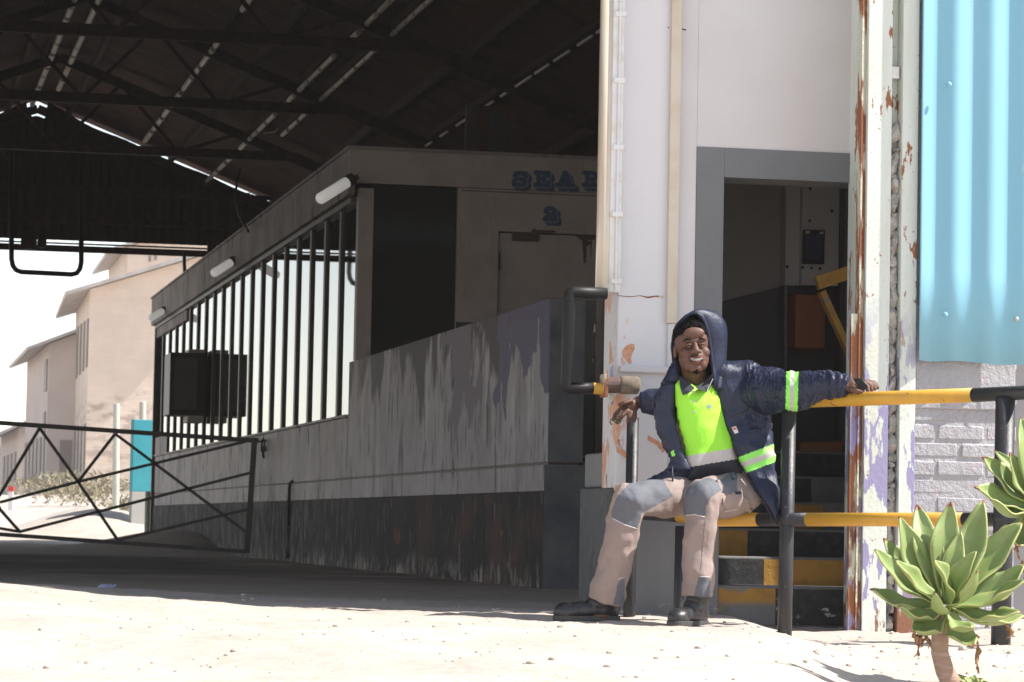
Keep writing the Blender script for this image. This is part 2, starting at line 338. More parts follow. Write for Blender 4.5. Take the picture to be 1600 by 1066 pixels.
pm = MB()
for k in range(520):
    y = 9 + 6 * rnd.random() ** 1.2; x = -y * .17 + rnd.random() * y * .36
    if rnd.random() < .35: x = rnd.uniform(.9, 2.4); y = rnd.uniform(10.5, 13.1)
    s = rnd.choice([.003, .003, .003, .004, .005, .008]) * (1 + rnd.random() * .5)
    if rnd.random() < .02: s *= 1.9
    R = Matrix.Rotation(rnd.random() * 6, 3, 'Z') @ Matrix.Rotation(rnd.random() * .5, 3, 'X')
    pm.ell((x, y, gz(x, y) + s * .2), (s * 1.3, s, s * .65), R, 6, 4)
m_peb = mat('pebbles', (.46, .39, .33), .9, layers=[((.33, .26, .21), 30, .5, .6)])
po = part('pebbles', pm, m_peb, kind='stuff')
lt = MB(); lp = at(164, 929, 16.6); lp.z = gz(lp.x, lp.y)
for k in range(4):
    q = lp + Vector((k * .022 - .035, rnd.uniform(-.02, .02), .004)); lt.prism([q, q + Vector((.03, .004, .022)), q + Vector((.022, .02, .03)), q + Vector((-.006, .012, .016))], (0, .002, .002))
solo('litter', lt, mat('crumpled_wrapper', (.40, .42, .62), .4), 'small crumpled blue and white wrapper lying on the sand at the shed entrance', 'litter')

# ---------------------------------------------------------------- far buildings seen through the shed
def cutplane(px, py, Y): return at(px, py, Y)
def building(name, label, Y, xl, xr, xside, ypx_base, roofpts, depth, mt, wins, side_wins, door=None, extra=None):
    """gable wall facing us from pixel xl..xr, side wall receding left to xside; roofpts (px,py) along the gable top"""
    base = at(xl, ypx_base, Y); t = thing(name, label, 'building', (base.x, base.y, base.z - .6))
    zb = base.z - 1.5
    top = [at(px, py, Y) for px, py in roofpts]
    sd = (at(xside, 600, Y + depth) - at(xl, 600, Y)); sd.z = 0
    poly = [Vector((top[0].x, Y, zb)), Vector((top[-1].x, Y, zb))] + list(reversed(top))
    wm = MB().prism(poly, sd); part('wall', wm, mt, t)
    # roof slab with overhang
    ov = Vector((0, -.6, 0)); dl = (top[0] - top[1]).normalized() * .9
    for i in range(len(top) - 1):
        p, q = top[i], top[i + 1]
        if i == 0: p = p + dl
        nrm = Vector((-(q - p).z, 0, (q - p).x)).normalized() * .13
        if nrm.z < 0: nrm = -nrm
        rm = MB().hexa([p + ov, q + ov, q + sd, p + sd, p + ov + nrm, q + ov + nrm, q + sd + nrm, p + sd + nrm]); part('roof', rm, m_broof, t)
    for (x0, x1, y0, y1) in wins:
        a = at(x0, y1, Y); b = at(x1, y0, Y); part('window', MB().box(a.x, b.x, Y - .05, Y + .1, a.z, b.z), m_bwin, t)
    n = Vector((sd.y, -sd.x, 0)).normalized() * -1
    for (f0, f1, z0, z1) in side_wins:
        p = Vector((top[0].x, Y, 0)) + sd * f0; q = Vector((top[0].x, Y, 0)) + sd * f1
        part('window', MB().hexa([Vector((v.x, v.y, z)) for z in (z0, z1) for v in (p - n * .1, q - n * .1, q + n * .06, p + n * .06)]), m_bwin, t)
    return t
zA = lambda y: at(140, y, 120).z
bA = building('warehouse_building', 'tall beige warehouse with sloping roof and narrow side windows behind the teal board', 120, 141, 420, 119, 790,
    [(141, 452), (330, 396), (420, 372)], 14, m_bldg, [], [(.02 + i * .23, .10 + i * .23, zA(572), zA(497 - i * 4)) for i in range(4)] + [(.02 + i * .23, .10 + i * .23, zA(735), zA(662)) for i in range(4)])
zB = lambda y: at(78, y, 132).z
bB = building('warehouse_building', 'smaller beige warehouse with dark doorway and lower roof, left of the tall warehouse', 132, 77, 150, 43, 785,
    [(77, 537), (150, 510)], 16, m_bldg2, [(92, 112, 688, 760)], [(.03, .12, zB(610), zB(560)), (.05, .12, zB(745), zB(642))] + [(.2 + i * .17, .28 + i * .17, zB(748), zB(680)) for i in range(5)])
zC = lambda y: at(10, y, 170).z
bC = building('warehouse_building', 'low distant beige building with ribbed walls at the far left of the opening', 170, 20, 48, -60, 772,
    [(20, 690), (48, 672)], 22, m_bldg, [], [(.08 + i * .1, .12 + i * .1, zC(752), zC(706)) for i in range(9)])
bD = building('warehouse_building', 'pale block rising behind the roof of the tall warehouse', 150, 200, 420, 170, 780,
    [(200, 386), (420, 318)], 14, m_bldg, [(232, 236, 400, 409), (241, 245, 395, 406)], [])
bE = building('warehouse_building', 'low distant beige shed between the ribbed building and the doorway building', 150, 30, 66, 2, 775,
    [(30, 668), (66, 652)], 18, m_bldg2, [], [(.1 + i * .2, .2 + i * .2, at(30, 755, 150).z, at(30, 705, 150).z) for i in range(4)])

# poles, board, marker
for (px, yt, yb, Y, lab) in [(182, 631, 792, 62, 'pale timber pole standing alone beyond the gate'), (223, 628, 800, 60, 'pale timber pole standing behind the teal board')]:
    q = at(px, yb, Y); tp = at(px, yt, Y); g = gz(q.x, q.y)
    mb = MB().tube([Vector((q.x, Y, g - .3)), tp], [.075, .065], 14); o = solo('timber_pole', mb, m_pole, lab, 'pole', 'poles beyond the gate', smooth=False)
    bev(o, .01, 2, 60)
Yt = 53.5
q = at(205, 800, Yt); t = thing('teal_board', 'teal and grey upright board standing beside the far end of the cabin', 'board', (q.x, Yt, .2))
zt0, zt1, zt2 = at(205, 655, Yt).z, at(205, 768, Yt).z, at(205, 868, Yt).z - .4
def slab(z0, z1, th):
    p_ = Vector((q.x, Yt, 0)); w_ = Vector((.62, .36, 0)); n_ = Vector((-.5, .87, 0)) * th
    return MB().hexa([Vector((v.x, v.y, z)) for z in (z0, z1) for v in (p_, p_ + w_, p_ + w_ + n_, p_ + n_)])
part('panel', slab(zt1, zt0, .12), m_teal, t, bevel=.01)
part('base', slab(zt2, zt1 - .002, .11), m_bgrey, t, bevel=.01)
q = at(230, 820, 49); solo('short_post', MB().tube([(q.x, 49, .1), (q.x, 49, at(230, 768, 49).z)], .045, 10), m_pole, 'short pale stake in front of the grey base of the teal board', 'post')
q = at(16, 792, 80); t = thing('marker_post', 'small white marker post with red top beyond the gate', 'marker post', (q.x, 80, gz(q.x, 80)))
part('post', MB().box(q.x - .06, q.x + .06, 80, 80.12, gz(q.x, 80) - .2, at(16, 768, 80).z), m_white, t)
part('cap', MB().box(q.x - .07, q.x + .07, 79.99, 80.13, at(16, 768, 80).z + .001, at(16, 760, 80).z), mat('red_paint', (.5, .03, .02), .5), t)

def bush(px, py, Y, rx, rz, lab, dens=420):
    c = at(px, py, Y); g = gz(c.x, Y); mb = MB()
    for k in range(dens):
        th = rnd.random() * 2 * PI; ph = rnd.random() ** .6
        d = Vector((math.cos(th) * rnd.random(), math.sin(th) * rnd.random(), 1 * ph)); p = Vector((c.x, Y, g)) + Vector((d.x * rx, d.y * rx, max(0, d.z) * rz * (1 - .5 * (d.x ** 2 + d.y ** 2))))
        o_ = Vector((rnd.gauss(0, 1), rnd.gauss(0, 1), rnd.gauss(.6, 1))).normalized() * rnd.uniform(.10, .26); s_ = o_.cross(Vector((rnd.gauss(0, 1), rnd.gauss(0, 1), rnd.gauss(0, 1)))).normalized() * .03
        mb.add([p - s_, p + s_, p + o_], [(0, 1, 2)])
    part_ = solo('dry_bush', mb, m_bush, lab, 'bush', 'dry bushes beyond the gate')
bush(70, 790, 92, 2.2, .5, 'low grey green bush in front of the ribbed warehouse side')
bush(98, 790, 88, 1.3, .7, 'taller dry bush in front of the dark doorway')
bush(130, 795, 82, 1.5, .6, 'dry straw coloured bush left of the timber pole')
bush(196, 795, 74, .9, .5, 'small dry bush between the timber pole and the teal board')
bush(160, 790, 86, 1.2, .8, 'dry bush at the foot of the tall warehouse wall')

# ---------------------------------------------------------------- shed: roof, trusses, gables
ar, zr = onb(58, 163, BG); SL = .385; HS = 9.2
zr += .12
def zroof(a): return zr - SL * abs(a - ar)
shed = thing('warehouse_shed', 'large open steel shed with dark trussed corrugated roof over the cabin', 'shed', B(ar, 0, 0))
BN = -.25
for sgn in (-1, 1):
    mb = MB(); n = int((BG + .4 - BN) / .05); vs = []
    for i in range(n + 1):
        b_ = BN + (BG + .4 - BN) * i / n; dz = .018 * math.sin(2 * PI * b_ / .2)
        for da in (0.0, HS * .5, HS + .4): vs.append(B(ar + sgn * (da + .0), b_, zroof(ar + da) + dz))
    mb.add(vs, [(i * 3 + j, i * 3 + j + 1, i * 3 + j + 4, i * 3 + j + 3) for i in range(n) for j in (0, 1)])
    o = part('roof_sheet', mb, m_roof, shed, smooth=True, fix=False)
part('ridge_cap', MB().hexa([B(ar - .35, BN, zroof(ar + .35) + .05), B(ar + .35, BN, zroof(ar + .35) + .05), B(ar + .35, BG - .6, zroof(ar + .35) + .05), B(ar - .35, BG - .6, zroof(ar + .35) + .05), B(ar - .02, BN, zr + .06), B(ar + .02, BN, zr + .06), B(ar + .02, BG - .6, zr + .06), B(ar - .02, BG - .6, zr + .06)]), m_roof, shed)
for sgn in (-1, 1):
    for k in range(6):
        da = .5 + k * 1.7; a = ar + sgn * da
        part('purlin', MB().bar(B(a, BN, zroof(ar + da) - .09), B(a, BG + .2, zroof(ar + da) - .09), .06, .12), m_steel, shed)
# pale trunking dashes under the right slope: painted tubes stand in for slivers of light
def on_slope(px, py, drop):
    d = ray(px, py); n = (V * SL + Vector((0, 0, 1))); p0 = B(ar, 0, zr - drop); s = (p0 - CC).dot(n) / d.dot(n); p = CC + d * s
    return (p - O).dot(V), (p - O).dot(U)
TR = [BG - .2, BG - 5.9, BG - 11.2, BG - 16.7, BG - 22.2, BG - 27.7, BG - 33.2]
for (px, py, rad, dash, gap, b1) in [(243, 198, .040, 1.1, .22, BG - 1.5), (422, 186, .034, .8, .16, BG - 1.0), (462, 192, .030, .62, .14, BG - 8), (800, 139, .017, .8, .3, BG - 8), (82, 75, .042, 1.0, .12, BG - 1.5), (132, 50, .042, 1.0, .12, BG - 4)]:
    a, _ = on_slope(px, py, .22); z = zroof(a) - .22; b_ = 2.0
    while b_ < b1:
        L = dash * rnd.uniform(.6, 1.25)
        if rnd.random() > .06: part('glint', MB().tube([B(a, b_, z), B(a, b_ + L, z)], rad, 8), m_strip, shed)
        b_ += L + gap * rnd.uniform(.4, 2.2)
    part('glint_rail', MB().bar(B(a, 2, z + .1), B(a, b1, z + .1), .04, .08), m_steel, shed)
zc = onb(300, 236 + 3, BG - 5.9)[1]       # bottom chord height
hf = 3.5
for k, b_ in enumerate(TR):
    t = part('truss', MB().bar(B(ar - hf, b_, zc), B(ar + hf, b_, zc), .09, .13), m_steel, shed)
    for s in (-1, 1):
        E = B(ar + s * HS, b_, zroof(ar + HS) - .2)
        part('rafter', MB().bar(B(ar, b_, zr - .22), E, .08, .14), m_steel, t)
        part('outer_chord', MB().bar(B(ar + s * hf, b_, zc), E, .07, .11), m_steel, t)
        lo = [(0, zc), (hf * .5, zc), (hf, zc)] + [(hf + (HS - hf) * f, zc + (zroof(ar + HS) - .2 - zc) * f) for f in (.35, .7)]
        hi = [(d_, zroof(ar + d_) - .22) for d_ in (.9, 2.6, 4.4, 6.3)]
        for i in range(4):
            for l_ in (lo[i], lo[i + 1]):
                part('web_member', MB().bar(B(ar + s * l_[0], b_, l_[1]), B(ar + s * hi[i][0], b_, hi[i][1]), .05, .05), m_steel, t)
# side girts, columns and sheets
for s in (-1, 1):
    mb = MB(); n = int((BG + .2) / .1); vs = []
    for i in range(n + 1):
        b_ = (.3 if s > 0 else -.1) + (BG - .1) * i / n; da = .018 * (i % 2)
        for z in ((-.2 if s > 0 else 3.1), zroof(ar + HS)): vs.append(B(ar + s * (HS + .1) + da, b_, z))
    mb.add(vs, [(i * 2, i * 2 + 1, i * 2 + 3, i * 2 + 2) for i in range(n)])
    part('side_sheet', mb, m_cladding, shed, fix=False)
    for b_ in TR: part('column', MB().bbox(ar + s * HS - .12, ar + s * HS + .05, b_ - .1, b_ + .1, -.2, zroof(ar + HS)), m_steel, shed)
# gable cladding: vertical corrugated sheet, ragged light gap under the roof
def gable(b_, a0, a1, zlo, gapf, name='gable_sheet'):
    mb = MB(); n = int((a1 - a0) / .05); vs = []
    for i in range(n + 1):
        a = a0 + (a1 - a0) * i / n; db = .015 * math.sin(2 * PI * a / .15)
        top = zroof(a) - gapf(a)
        vs.append(B(a, b_ + db, zlo(a))); vs.append(B(a, b_ + db, max(top, zlo(a) + .01)))
    mb.add(vs, [(i * 2, i * 2 + 2, i * 2 + 3, i * 2 + 1) for i in range(n)])
    return part(name, mb, m_cladding, shed, fix=False)
zl = onb(160, 378, BG)[1]
def gf(a):
    d = a - ar
    if abs(d) < .16: return .30
    if d > 3.9: return .0
    return .10 + .035 * noise.noise(Vector((a * 1.5, 0, 0))) - .08 * sstep(abs(d), 1.0, .2)
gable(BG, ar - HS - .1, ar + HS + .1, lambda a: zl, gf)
gable(BN + .1, ar - HS - .1, ar + HS + .1, lambda a: 4.55, lambda a: -.01)
for zz, hh in ((onb(160, 347, BG)[1], .09), (onb(160, 300, BG)[1], .07)):
    part('girt', MB().bbox(ar - HS, ar + HS, BG - .12, BG - .03, zz - hh / 2, zz + hh / 2), m_steel, shed)
zz = onb(160, 391, BG)[1]
part('lintel', MB().bbox(ar - HS, ar + 5, BG - .13, BG - .05, zz - .06, zz + .045), m_steel, shed)
part('lintel', MB().bbox(ar - HS, ar + 5, BG - .02, BG + .03, zz + .075, zz + .10), m_steel, shed)
a_, _ = onb(328, 385, BG)
part('column', MB().bbox(a_ - .06, a_ + .08, BG - .25, BG - .14, 0, zl + .15), m_steel, shed)
gm2 = MB(); gm2.bbox(a_ + .3, ar + HS, BG + .05, BG + .1, -.2, zl); part('end_wall', gm2, m_cladding, shed)
# hanging pipe loop
bl = TR[2] + .3
def ob(px, py, b_): a, z = onb(px, py, b_); return B(a, b_, z)
lp_ = [(18, 240), (18, 405), (20, 415), (25, 422), (33, 425), (112, 429), (120, 427), (125, 420), (127, 410), (127, 300)]
t = thing('pipe_loop', 'black pipe loop hanging from the roof trusses at the far end of the shed', 'pipe frame', ob(72, 428, bl))
part('pipe', MB().tube([ob(x, y, bl) for x, y in lp_], .033, 10), m_blackp, t, smooth=True)
for x0, x1, y0, y1 in ((32, 55, 352, 388), (58, 70, 356, 386)):
    p = ob(x0, y1, bl + .6); q = ob(x1, y0, bl + .6)
    solo('junction_box', MB().hexa([Vector((x, y, z)) for z in (p.z, q.z) for x, y in ((p.x, p.y), (q.x, q.y), (q.x, q.y + .2), (p.x, p.y + .2))]), m_steel,
         ('wide' if x0 < 40 else 'narrow') + ' rusty box fixed to the beam behind the hanging pipe loop', 'electrical box', 'boxes on the far beam', bevel=.01)
# loose cables
def cable(label, pts, r, b_, mt=m_blackp):
    P = [ob(x, y, bb) for x, y, bb in pts]; Q = []
    for i in range(len(P) - 1):
        p0 = P[max(i - 1, 0)]; p1 = P[i]; p2 = P[i + 1]; p3 = P[min(i + 2, len(P) - 1)]
        for k in range(6):
            s = k / 6; Q.append(.5 * ((2 * p1) + (p2 - p0) * s + (2 * p0 - 5 * p1 + 4 * p2 - p3) * s * s + (3 * p1 - p0 - 3 * p2 + p3) * s ** 3))
    Q.append(P[-1]); return solo('cable', MB().tube(Q, r, 6), mt, label, 'cable', None, smooth=True)
cable('black cable looping down from the truss onto the cabin fascia', [(376, 262, 24.5), (370, 285, 24.5), (369, 310, 24), (372, 330, 23), (378, 345, 22), (388, 362, 20.6)], .016, 0)
cable('short black cable hanging below the far lintel', [(288, 395, BG - .3), (288, 412, BG - .3), (289, 432, BG - .3)], .03, 0)
cable('pale cable sagging between the roof trunking runs, left', [(412, 208, TR[1] - .4), (430, 205, TR[1] - .6), (440, 192, TR[1] - 1), (444, 178, TR[1] - 1.4)], .016, 0, m_strip)
cable('pale cable sagging between the roof trunking runs, right', [(480, 147, TR[2]), (490, 128, TR[2]), (505, 112, TR[2]), (525, 100, TR[2]), (535, 82, TR[2])], .018, 0, m_strip)
# framed opening on the cabin roof
t = thing('rooftop_frame', 'brown framed dark opening standing on the cabin roof', 'window frame', ob(780, 243, BC + 2))
x0, z0 = onb(752, 245, BC + 2); x1, z1 = onb(806, 168, BC + 2); b_ = BC + 2
part('pane', MB().bbox(x0 - .15, x1, b_ + .06, b_ + .10, z0 - .2, z1), mat('rooftop_dark_pane', (.02, .026, .03), .5), t)
for aa in (x0, x1 - .07): part('jamb', MB().bbox(aa, aa + .07, b_ - .02, b_ + .05, z0 - .2, z1), m_roof, t)
part('head', MB().bbox(x0 + .072, x1 - .072, b_ - .02, b_ + .05, z1 - .05, z1), m_roof, t)

# ---------------------------------------------------------------- cabin
cab = thing('search_cabin', 'raised grey cabin with dark ribbed windows and a blue SEARCH sign inside the shed', 'cabin', B(0, BC, 0))
part('plinth', MB().bbox(-.02, .26, BP, BF, -.2, .675), m_tar, cab)
zb1 = .86
part('lower_band', MB().bbox(0, .24, BP + .0, BF, .68, zb1 - .008), m_plaster, cab, bevel=.006)
part('groove', MB().bbox(.012, .22, BP + .01, BF, zb1 - .012, zb1 + .012), m_grime, cab)
part('side_wall', MB().bbox(-.004, .24, BC + .352, BF, zb1 + .008, 1.43), m_plaster, cab, bevel=.006)
part('parapet', MB().bbox(0, .24, BP, BC + .35, zb1 + .008, 1.94), m_plaster, cab, bevel=.008)
part('parapet_end', MB().bbox(.004, .236, BP - .006, BP - .001, zb1 + .01, 1.935), m_bluegrey, cab)
part('plinth_end', MB().bbox(-.018, .258, BP - .006, BP - .001, -.2, zb1 - .01), m_bluegrey, cab)
part('sill', MB().bbox(-.03, .2, BC + .36, BF, 1.432, 1.455), m_plaster, cab)
part('cable_pipe', MB().tube([B(-.03, BP + 12.2, .08), B(-.03, BP + 12.2, .80), B(-.03, BP + 12.15, .86), B(-.01, BP + 12.1, .88)], .018, 8), m_tar, cab, smooth=True)
# windows with mullions
s0 = 7.9 + b0
nm = 20; MW = .967
zt = 3.40
def Bd(D): return (D - P0.y) / .979 + BP
muls = [Bd(28.0 + i * MW) for i in range(nm)]
part('corner_post', MB().bbox(.002, .14, BC + .0, BC + .13, 1.945, 3.52), m_cream_wall, cab)
for i, b_ in enumerate(muls):
    if i > 0: part('mullion', MB().bbox(-.015, .02, b_ - .055, b_ + .055, 1.456, zt), m_mull, cab)
    b1 = muls[i + 1] if i + 1 < nm else BF - .05
    part('window_pane', MB().bbox(.008, .016, b_ + .056, b1 - .056, 1.456, zt), m_glass, cab)
part('head_rail', MB().bbox(-.05, .06, BC + .14, BF, zt + .002, zt + .05), m_mull, cab)
part('end_post', MB().bbox(-.05, .12, BF - .08, BF + .02, -.1, 3.45), m_mull, cab)
bb = BC - .02
while bb < BF + .1:
    e = min(bb + 2.42, BF + .12); part('fascia_panel', MB().bbox(-.10, -.04, bb + .004, e - .006, 3.455, 3.87), m_fascia, cab, bevel=.004); bb = e
    if BF + .12 - bb < .3: break
part('fascia_cap', MB().bbox(-.115, 5.3, BC - .06, BF + .15, 3.872, 3.90), m_fascia, cab)
part('ceiling', MB().bbox(-.03, 5.2, BC + .1, BF, 3.6, 3.75), m_roof, cab)
zf = onb(640, 290, BC)[1]
part('front_fascia', MB().bbox(-.10, 5.3, BC - .05, BC - .005, zf, 3.87), m_cream_wall, cab, bevel=.004)
part('far_wall', MB().bbox(.0, 5.2, BF - .04, BF, 0, 3.6), m_cladding, cab)
part('right_wall', MB().bbox(5.1, 5.2, BC, BF, 0, 3.6), m_cladding, cab)
part('inner_partition', MB().bbox(1.6, 1.7, BC + .2, BF - .1, .9, 3.6), m_cladding, cab)
aw0, _ = onb(575, 400, BC); aw1, _ = onb(714, 400, BC)
ad0, zd = onb(779, 362, BC); 
af0, zfr = onb(770, 353, BC)
part('front_window', MB().bbox(aw0, aw1, BC + .05, BC + .056, 1.2, zf), mat('front_window_glass', (.02, .022, .024), .08, spec=.6), cab)
part('window_sill', MB().bbox(aw0, aw1 + .01, BC + .0, BC + .08, 1.1, 1.19), m_cream_wall, cab)
part('front_wall', MB().bbox(aw1, af0 - .002, BC + .0, BC + .12, .88, zf - .002), m_cream_wall, cab)
part('front_wall', MB().bbox(af0 - .001, 5.1, BC + .0, BC + .12, zfr + .002, zf - .002), m_cream_wall, cab)
part('front_wall', MB().bbox(ad0 + 1.0, 5.1, BC + .0, BC + .12, .88, zfr), m_cream_wall, cab)
part('wall_joint', MB().bbox(aw1 + .03, 5.1, BC - .004, BC - .001, zf - .03, zf - .02), m_grime, cab)
part('front_dado', MB().bbox(aw1 + .001, af0 - .01, BC - .006, BC - .002, .88, onb(713, 503, BC)[1]), m_intd, cab)
d = part('door', MB().bbox(ad0 + .012, ad0 + .93, BC + .03, BC + .07, 1.10, zd - .01), m_cream_wall, cab, label='cream door with brown grime around its closer')
for x0, x1 in ((af0, ad0), (ad0 + .945, ad0 + 1.0)): part('door_frame', MB().bbox(x0, x1, BC - .015, BC + .10, 1.0, zd + .001), m_cream_wall, cab, bevel=.004)
part('door_frame', MB().bbox(af0, ad0 + 1.0, BC - .015, BC + .10, zd + .003, zfr), m_cream_wall, cab, bevel=.004)
part('door_shadow_gap', MB().bbox(ad0 - .001, ad0 + .945, BC + .075, BC + .09, 1.0, zd), m_grime, cab)
def bxy(x0, x1, y0, y1, b_, dep): 
    a, z = onb(x0, y1, b_); a2, z2 = onb(x1, y0, b_); return MB().bbox(a, a2, b_ - dep, b_, z, z2)
dc = part('door_closer', bxy(799, 841, 365, 377, BC + .03, .05), m_grime, d, bevel=.004)
part('closer_arm', MB().bar(ob(828, 368, BC - .06), ob(836, 359, BC - .06), .03, .03).bar(ob(832, 361, BC - .05), ob(867, 362, BC - .03), .02, .02), m_grime, d)
dm = MB()
for x0, x1, y0, y1 in ((898, 930, 369, 377), (909, 917, 376, 413), (922, 925, 376, 405), (912, 923, 377, 385)):
    a, z = onb(x0, y1, BC + .026); a2, z2 = onb(x1, y0, BC + .026); dm.prism([B(a, BC + .026, z2), B(a2, BC + .026, z2), B(a2 - .005, BC + .026, z + .02), B(a + (a2 - a) * .4, BC + .026, z)], U * .0015)
part('grime_drip', dm, m_grime, d)
part('hinge', bxy(776, 781, 395, 422, BC + .03, .03), m_grime, d)
part('door_handle', MB().tube([ob(929, 502, BC - .03), ob(930, 508, BC - .06), ob(929, 520, BC - .06), ob(927, 526, BC - .03)], .012, 8), m_metal, d)
part('door_lock', MB().ell(ob(928, 563, BC), (.02, .02, .025)), m_metal, d, smooth=True)
part('door_lower_panel', bxy(893, 935, 470, 712, BC + .03, .004), m_greypaint, d)
# landing
part('landing', MB().bbox(.242, 5.0, BP + .03, BC, -.2, .88), m_bluegrey, cab, bevel=.006)
part('landing_joint', MB().bbox(.242, 1.0, BP + .024, BP + .028, .675, .683), m_grime, cab)
# lettering
GL = {'S': [[(.86, .74), (.72, .95), (.45, 1), (.2, .92), (.12, .74), (.25, .58), (.5, .51), (.76, .42), (.88, .26), (.78, .08), (.52, 0), (.25, .05), (.12, .26)], [(.9, .68), (.9, .98)], [(.08, .32), (.08, .02)]],
      'E': [[(.28, 0), (.28, 1)], [(.08, 0), (.9, 0)], [(.08, 1), (.88, 1)], [(.28, .5), (.6, .5)], [(.62, .38), (.62, .62)], [(.9, 0), (.9, .26)], [(.88, 1), (.88, .76)]],
      'A': [[(.18, 0), (.46, 1)], [(.56, 1), (.84, 0)], [(.5, 1), (.72, .15)], [(.28, .32), (.74, .32)], [(.0, 0), (.36, 0)], [(.62, 0), (1.02, 0)]],
      'R': [[(.28, 0), (.28, 1)], [(.08, 0), (.48, 0)], [(.08, 1), (.6, 1), (.82, .9), (.86, .75), (.78, .58), (.6, .5), (.28, .5)], [(.55, .5), (.78, 0)], [(.65, 0), (1.0, 0)]],
      '2': [[(.16, .66), (.2, .86), (.4, 1), (.66, .97), (.84, .82), (.8, .6), (.55, .4), (.22, .2), (.1, .04)], [(.1, .02), (.88, .02)], [(.9, 0), (.9, .28)], [(.2, .72), (.3, .68)]]}
def glyph(ch, px0, px1, py0, py1, sh=True):
    b_ = BC - .052
    if ch == '2': b_ = BC - .002
    A0, Z0 = onb(px0, py1, b_); A1, Z1 = onb(px1, py0, b_); W, H = A1 - A0, Z1 - Z0
    def lay(off, rad, db, m_, name):
        mb = MB()
        for st in GL[ch]:
            P = [(A0 + x * W + off[0], Z0 + y * H + off[1]) for x, y in st]
            for (x0, y0), (x1, y1) in zip(P[:-1], P[1:]):
                dx, dy = x1 - x0, y1 - y0; L = math.hypot(dx, dy) or 1; ux, uy = dx / L, dy / L
                pl = []
                for k in range(9): t = PI / 2 + PI * k / 8; pl.append((x0 + rad * (math.cos(t) * ux - math.sin(t) * uy), y0 + rad * (math.cos(t) * uy + math.sin(t) * ux)))
                for k in range(9): t = -PI / 2 + PI * k / 8; pl.append((x1 + rad * (math.cos(t) * ux - math.sin(t) * uy), y1 + rad * (math.cos(t) * uy + math.sin(t) * ux)))
                db2 = db + len(mb.f) * 1e-6
                mb.prism([B(a, b_ - db2, z) for a, z in pl], U * .0004)
        part(name, mb, m_, cab)
    r = .021
    for k in range(4): lay((.010 + .0085 * k, -.009 - .0085 * k), r + .003, .001 + .0004 * k, m_blue_letter, 'letter_shadow')
    lay((0, 0), r + .0065, .0035, m_pale_letter, 'letter_outline'); lay((0, 0), r, .0045, m_blue_letter, 'letter')
for ch, x0, x1 in (('S', 801, 824), ('E', 834, 860), ('A', 870, 896), ('R', 910, 936)): glyph(ch, x0, x1, 271, 289)
glyph('2', 849, 870, 326, 343)
# lamps on the side fascia
lampL = ['nearest of the bulkhead lamps under the cabin fascia, by the front corner', 'middle bulkhead lamp on the cabin fascia above the box', 'farthest bulkhead lamp at the left end of the cabin fascia']
for k, (x0, y0, x1, y1) in enumerate([(548, 281, 500, 311), (364, 408, 334, 427), (256, 485, 236, 497)]):
    bb_, zz_ = ona(x0, y0, -.12); Yp = B(-.12, bb_, 0).y
    p = at(x0, y0, Yp); q = at(x1, y1, Yp - .25)
    t = thing('bulkhead_lamp', lampL[k], 'lamp', p, 'bulkhead lamps along the cabin fascia')
    r_ = .052
    part('diffuser', MB().tube([p.lerp(q, .12), q, q + (q - p).normalized() * .02], [r_, r_, r_ * .7], 14), m_glassw, t, smooth=True)
    part('end_cap', MB().tube([p + (p - q) * .05, p.lerp(q, .14)], r_ * 1.12, 14), m_lampcap, t)
    part('bracket', MB().bar(p, B(-.05, bb_, p.z + .03), .04, .05), m_lampcap, t)
cable('black cable feeding the farthest bulkhead lamp', [(248, 484, BF - .6), (247, 470, BF - .6), (251, 459, BF - .6), (258, 455, BF - .6)], .02, 0)
# black box on the windows
bq, zq = ona(321, 600, -.0)
a0, z0 = onb(264, 648, bq - .3); a1, z1 = onb(320, 552, bq - .3)
t = thing('steel_box', 'black steel box bracketed to the cabin windows above the gate', 'box', B(a0, bq, z0))
part('body', MB().bbox(a0, -.02, bq - .3, bq + .5, z0, z1), m_blackp, t, bevel=.01)
part('front_panel', MB().bbox(a0 + .06, -.14, bq - .32, bq - .302, z0 + .07, z1 - .07), mat('dark_box_panel', (.03, .026, .026), .4), t, bevel=.005)
part('bracket', MB().bbox(-.25, -.04, bq - .25, bq + .3, z0 - .09, z0 - .004), m_cream_wall, t)
part('bracket', MB().bbox(-.25, -.04, bq - .25, bq + .3, z1 + .004, z1 + .05), m_cream_wall, t)
# sill step at the far end
part('sill_block', MB().bbox(-.01, .06, BF - 1.9, BF - .1, 1.456, 1.72), m_plaster, cab)
part('sill_block', MB().bbox(-.03, .06, BF - 4.6, BF - .1, 3.26, 3.398), m_fascia, cab)

# ---------------------------------------------------------------- gate
YG = 34.0
def G(px, py, dy=0): return at(px, py, YG + dy)
t = thing('swing_gate', 'black tubular steel gate with diagonal bracing chained to the cabin wall', 'gate', G(395, 860))
part('top_rail', MB().bar(G(-330, 638), G(404, 689), .075, .05), m_gate, t)
part('bottom_rail', MB().bar(G(-330, 812), G(385, 862), .05, .045), m_gate, t)
part('stile', MB().bar(G(398, 684), G(386, 864), .05, .06), m_gate, t)
part('stile', MB().bar(G(-325, 632), G(-335, 818), .05, .06), m_gate, t)
for p, q in [((0, 773), (62, 669)), ((62, 669), (122, 753)), ((122, 753), (184, 844)), ((122, 753), (180, 678)), ((180, 678), (384, 831)), ((0, 785), (122, 753)), ((122, 753), (384, 690)), ((31, 831), (391, 739)), ((184, 844), (388, 796)), ((0, 796), (31, 831)),
             ((0, 773), (-60, 850)), ((0, 796), (-62, 662)), ((-62, 662), (-200, 790)), ((31, 831), (-150, 800))]:
    part('brace', MB().bar(G(*p, .035), G(*q, .035), .032, .032), m_gate, t)
solo('gate_post', MB().tube([G(-345, 900), G(-345, 610)], .07, 12), m_gate, 'black post carrying the left end of the swing gate', 'post')
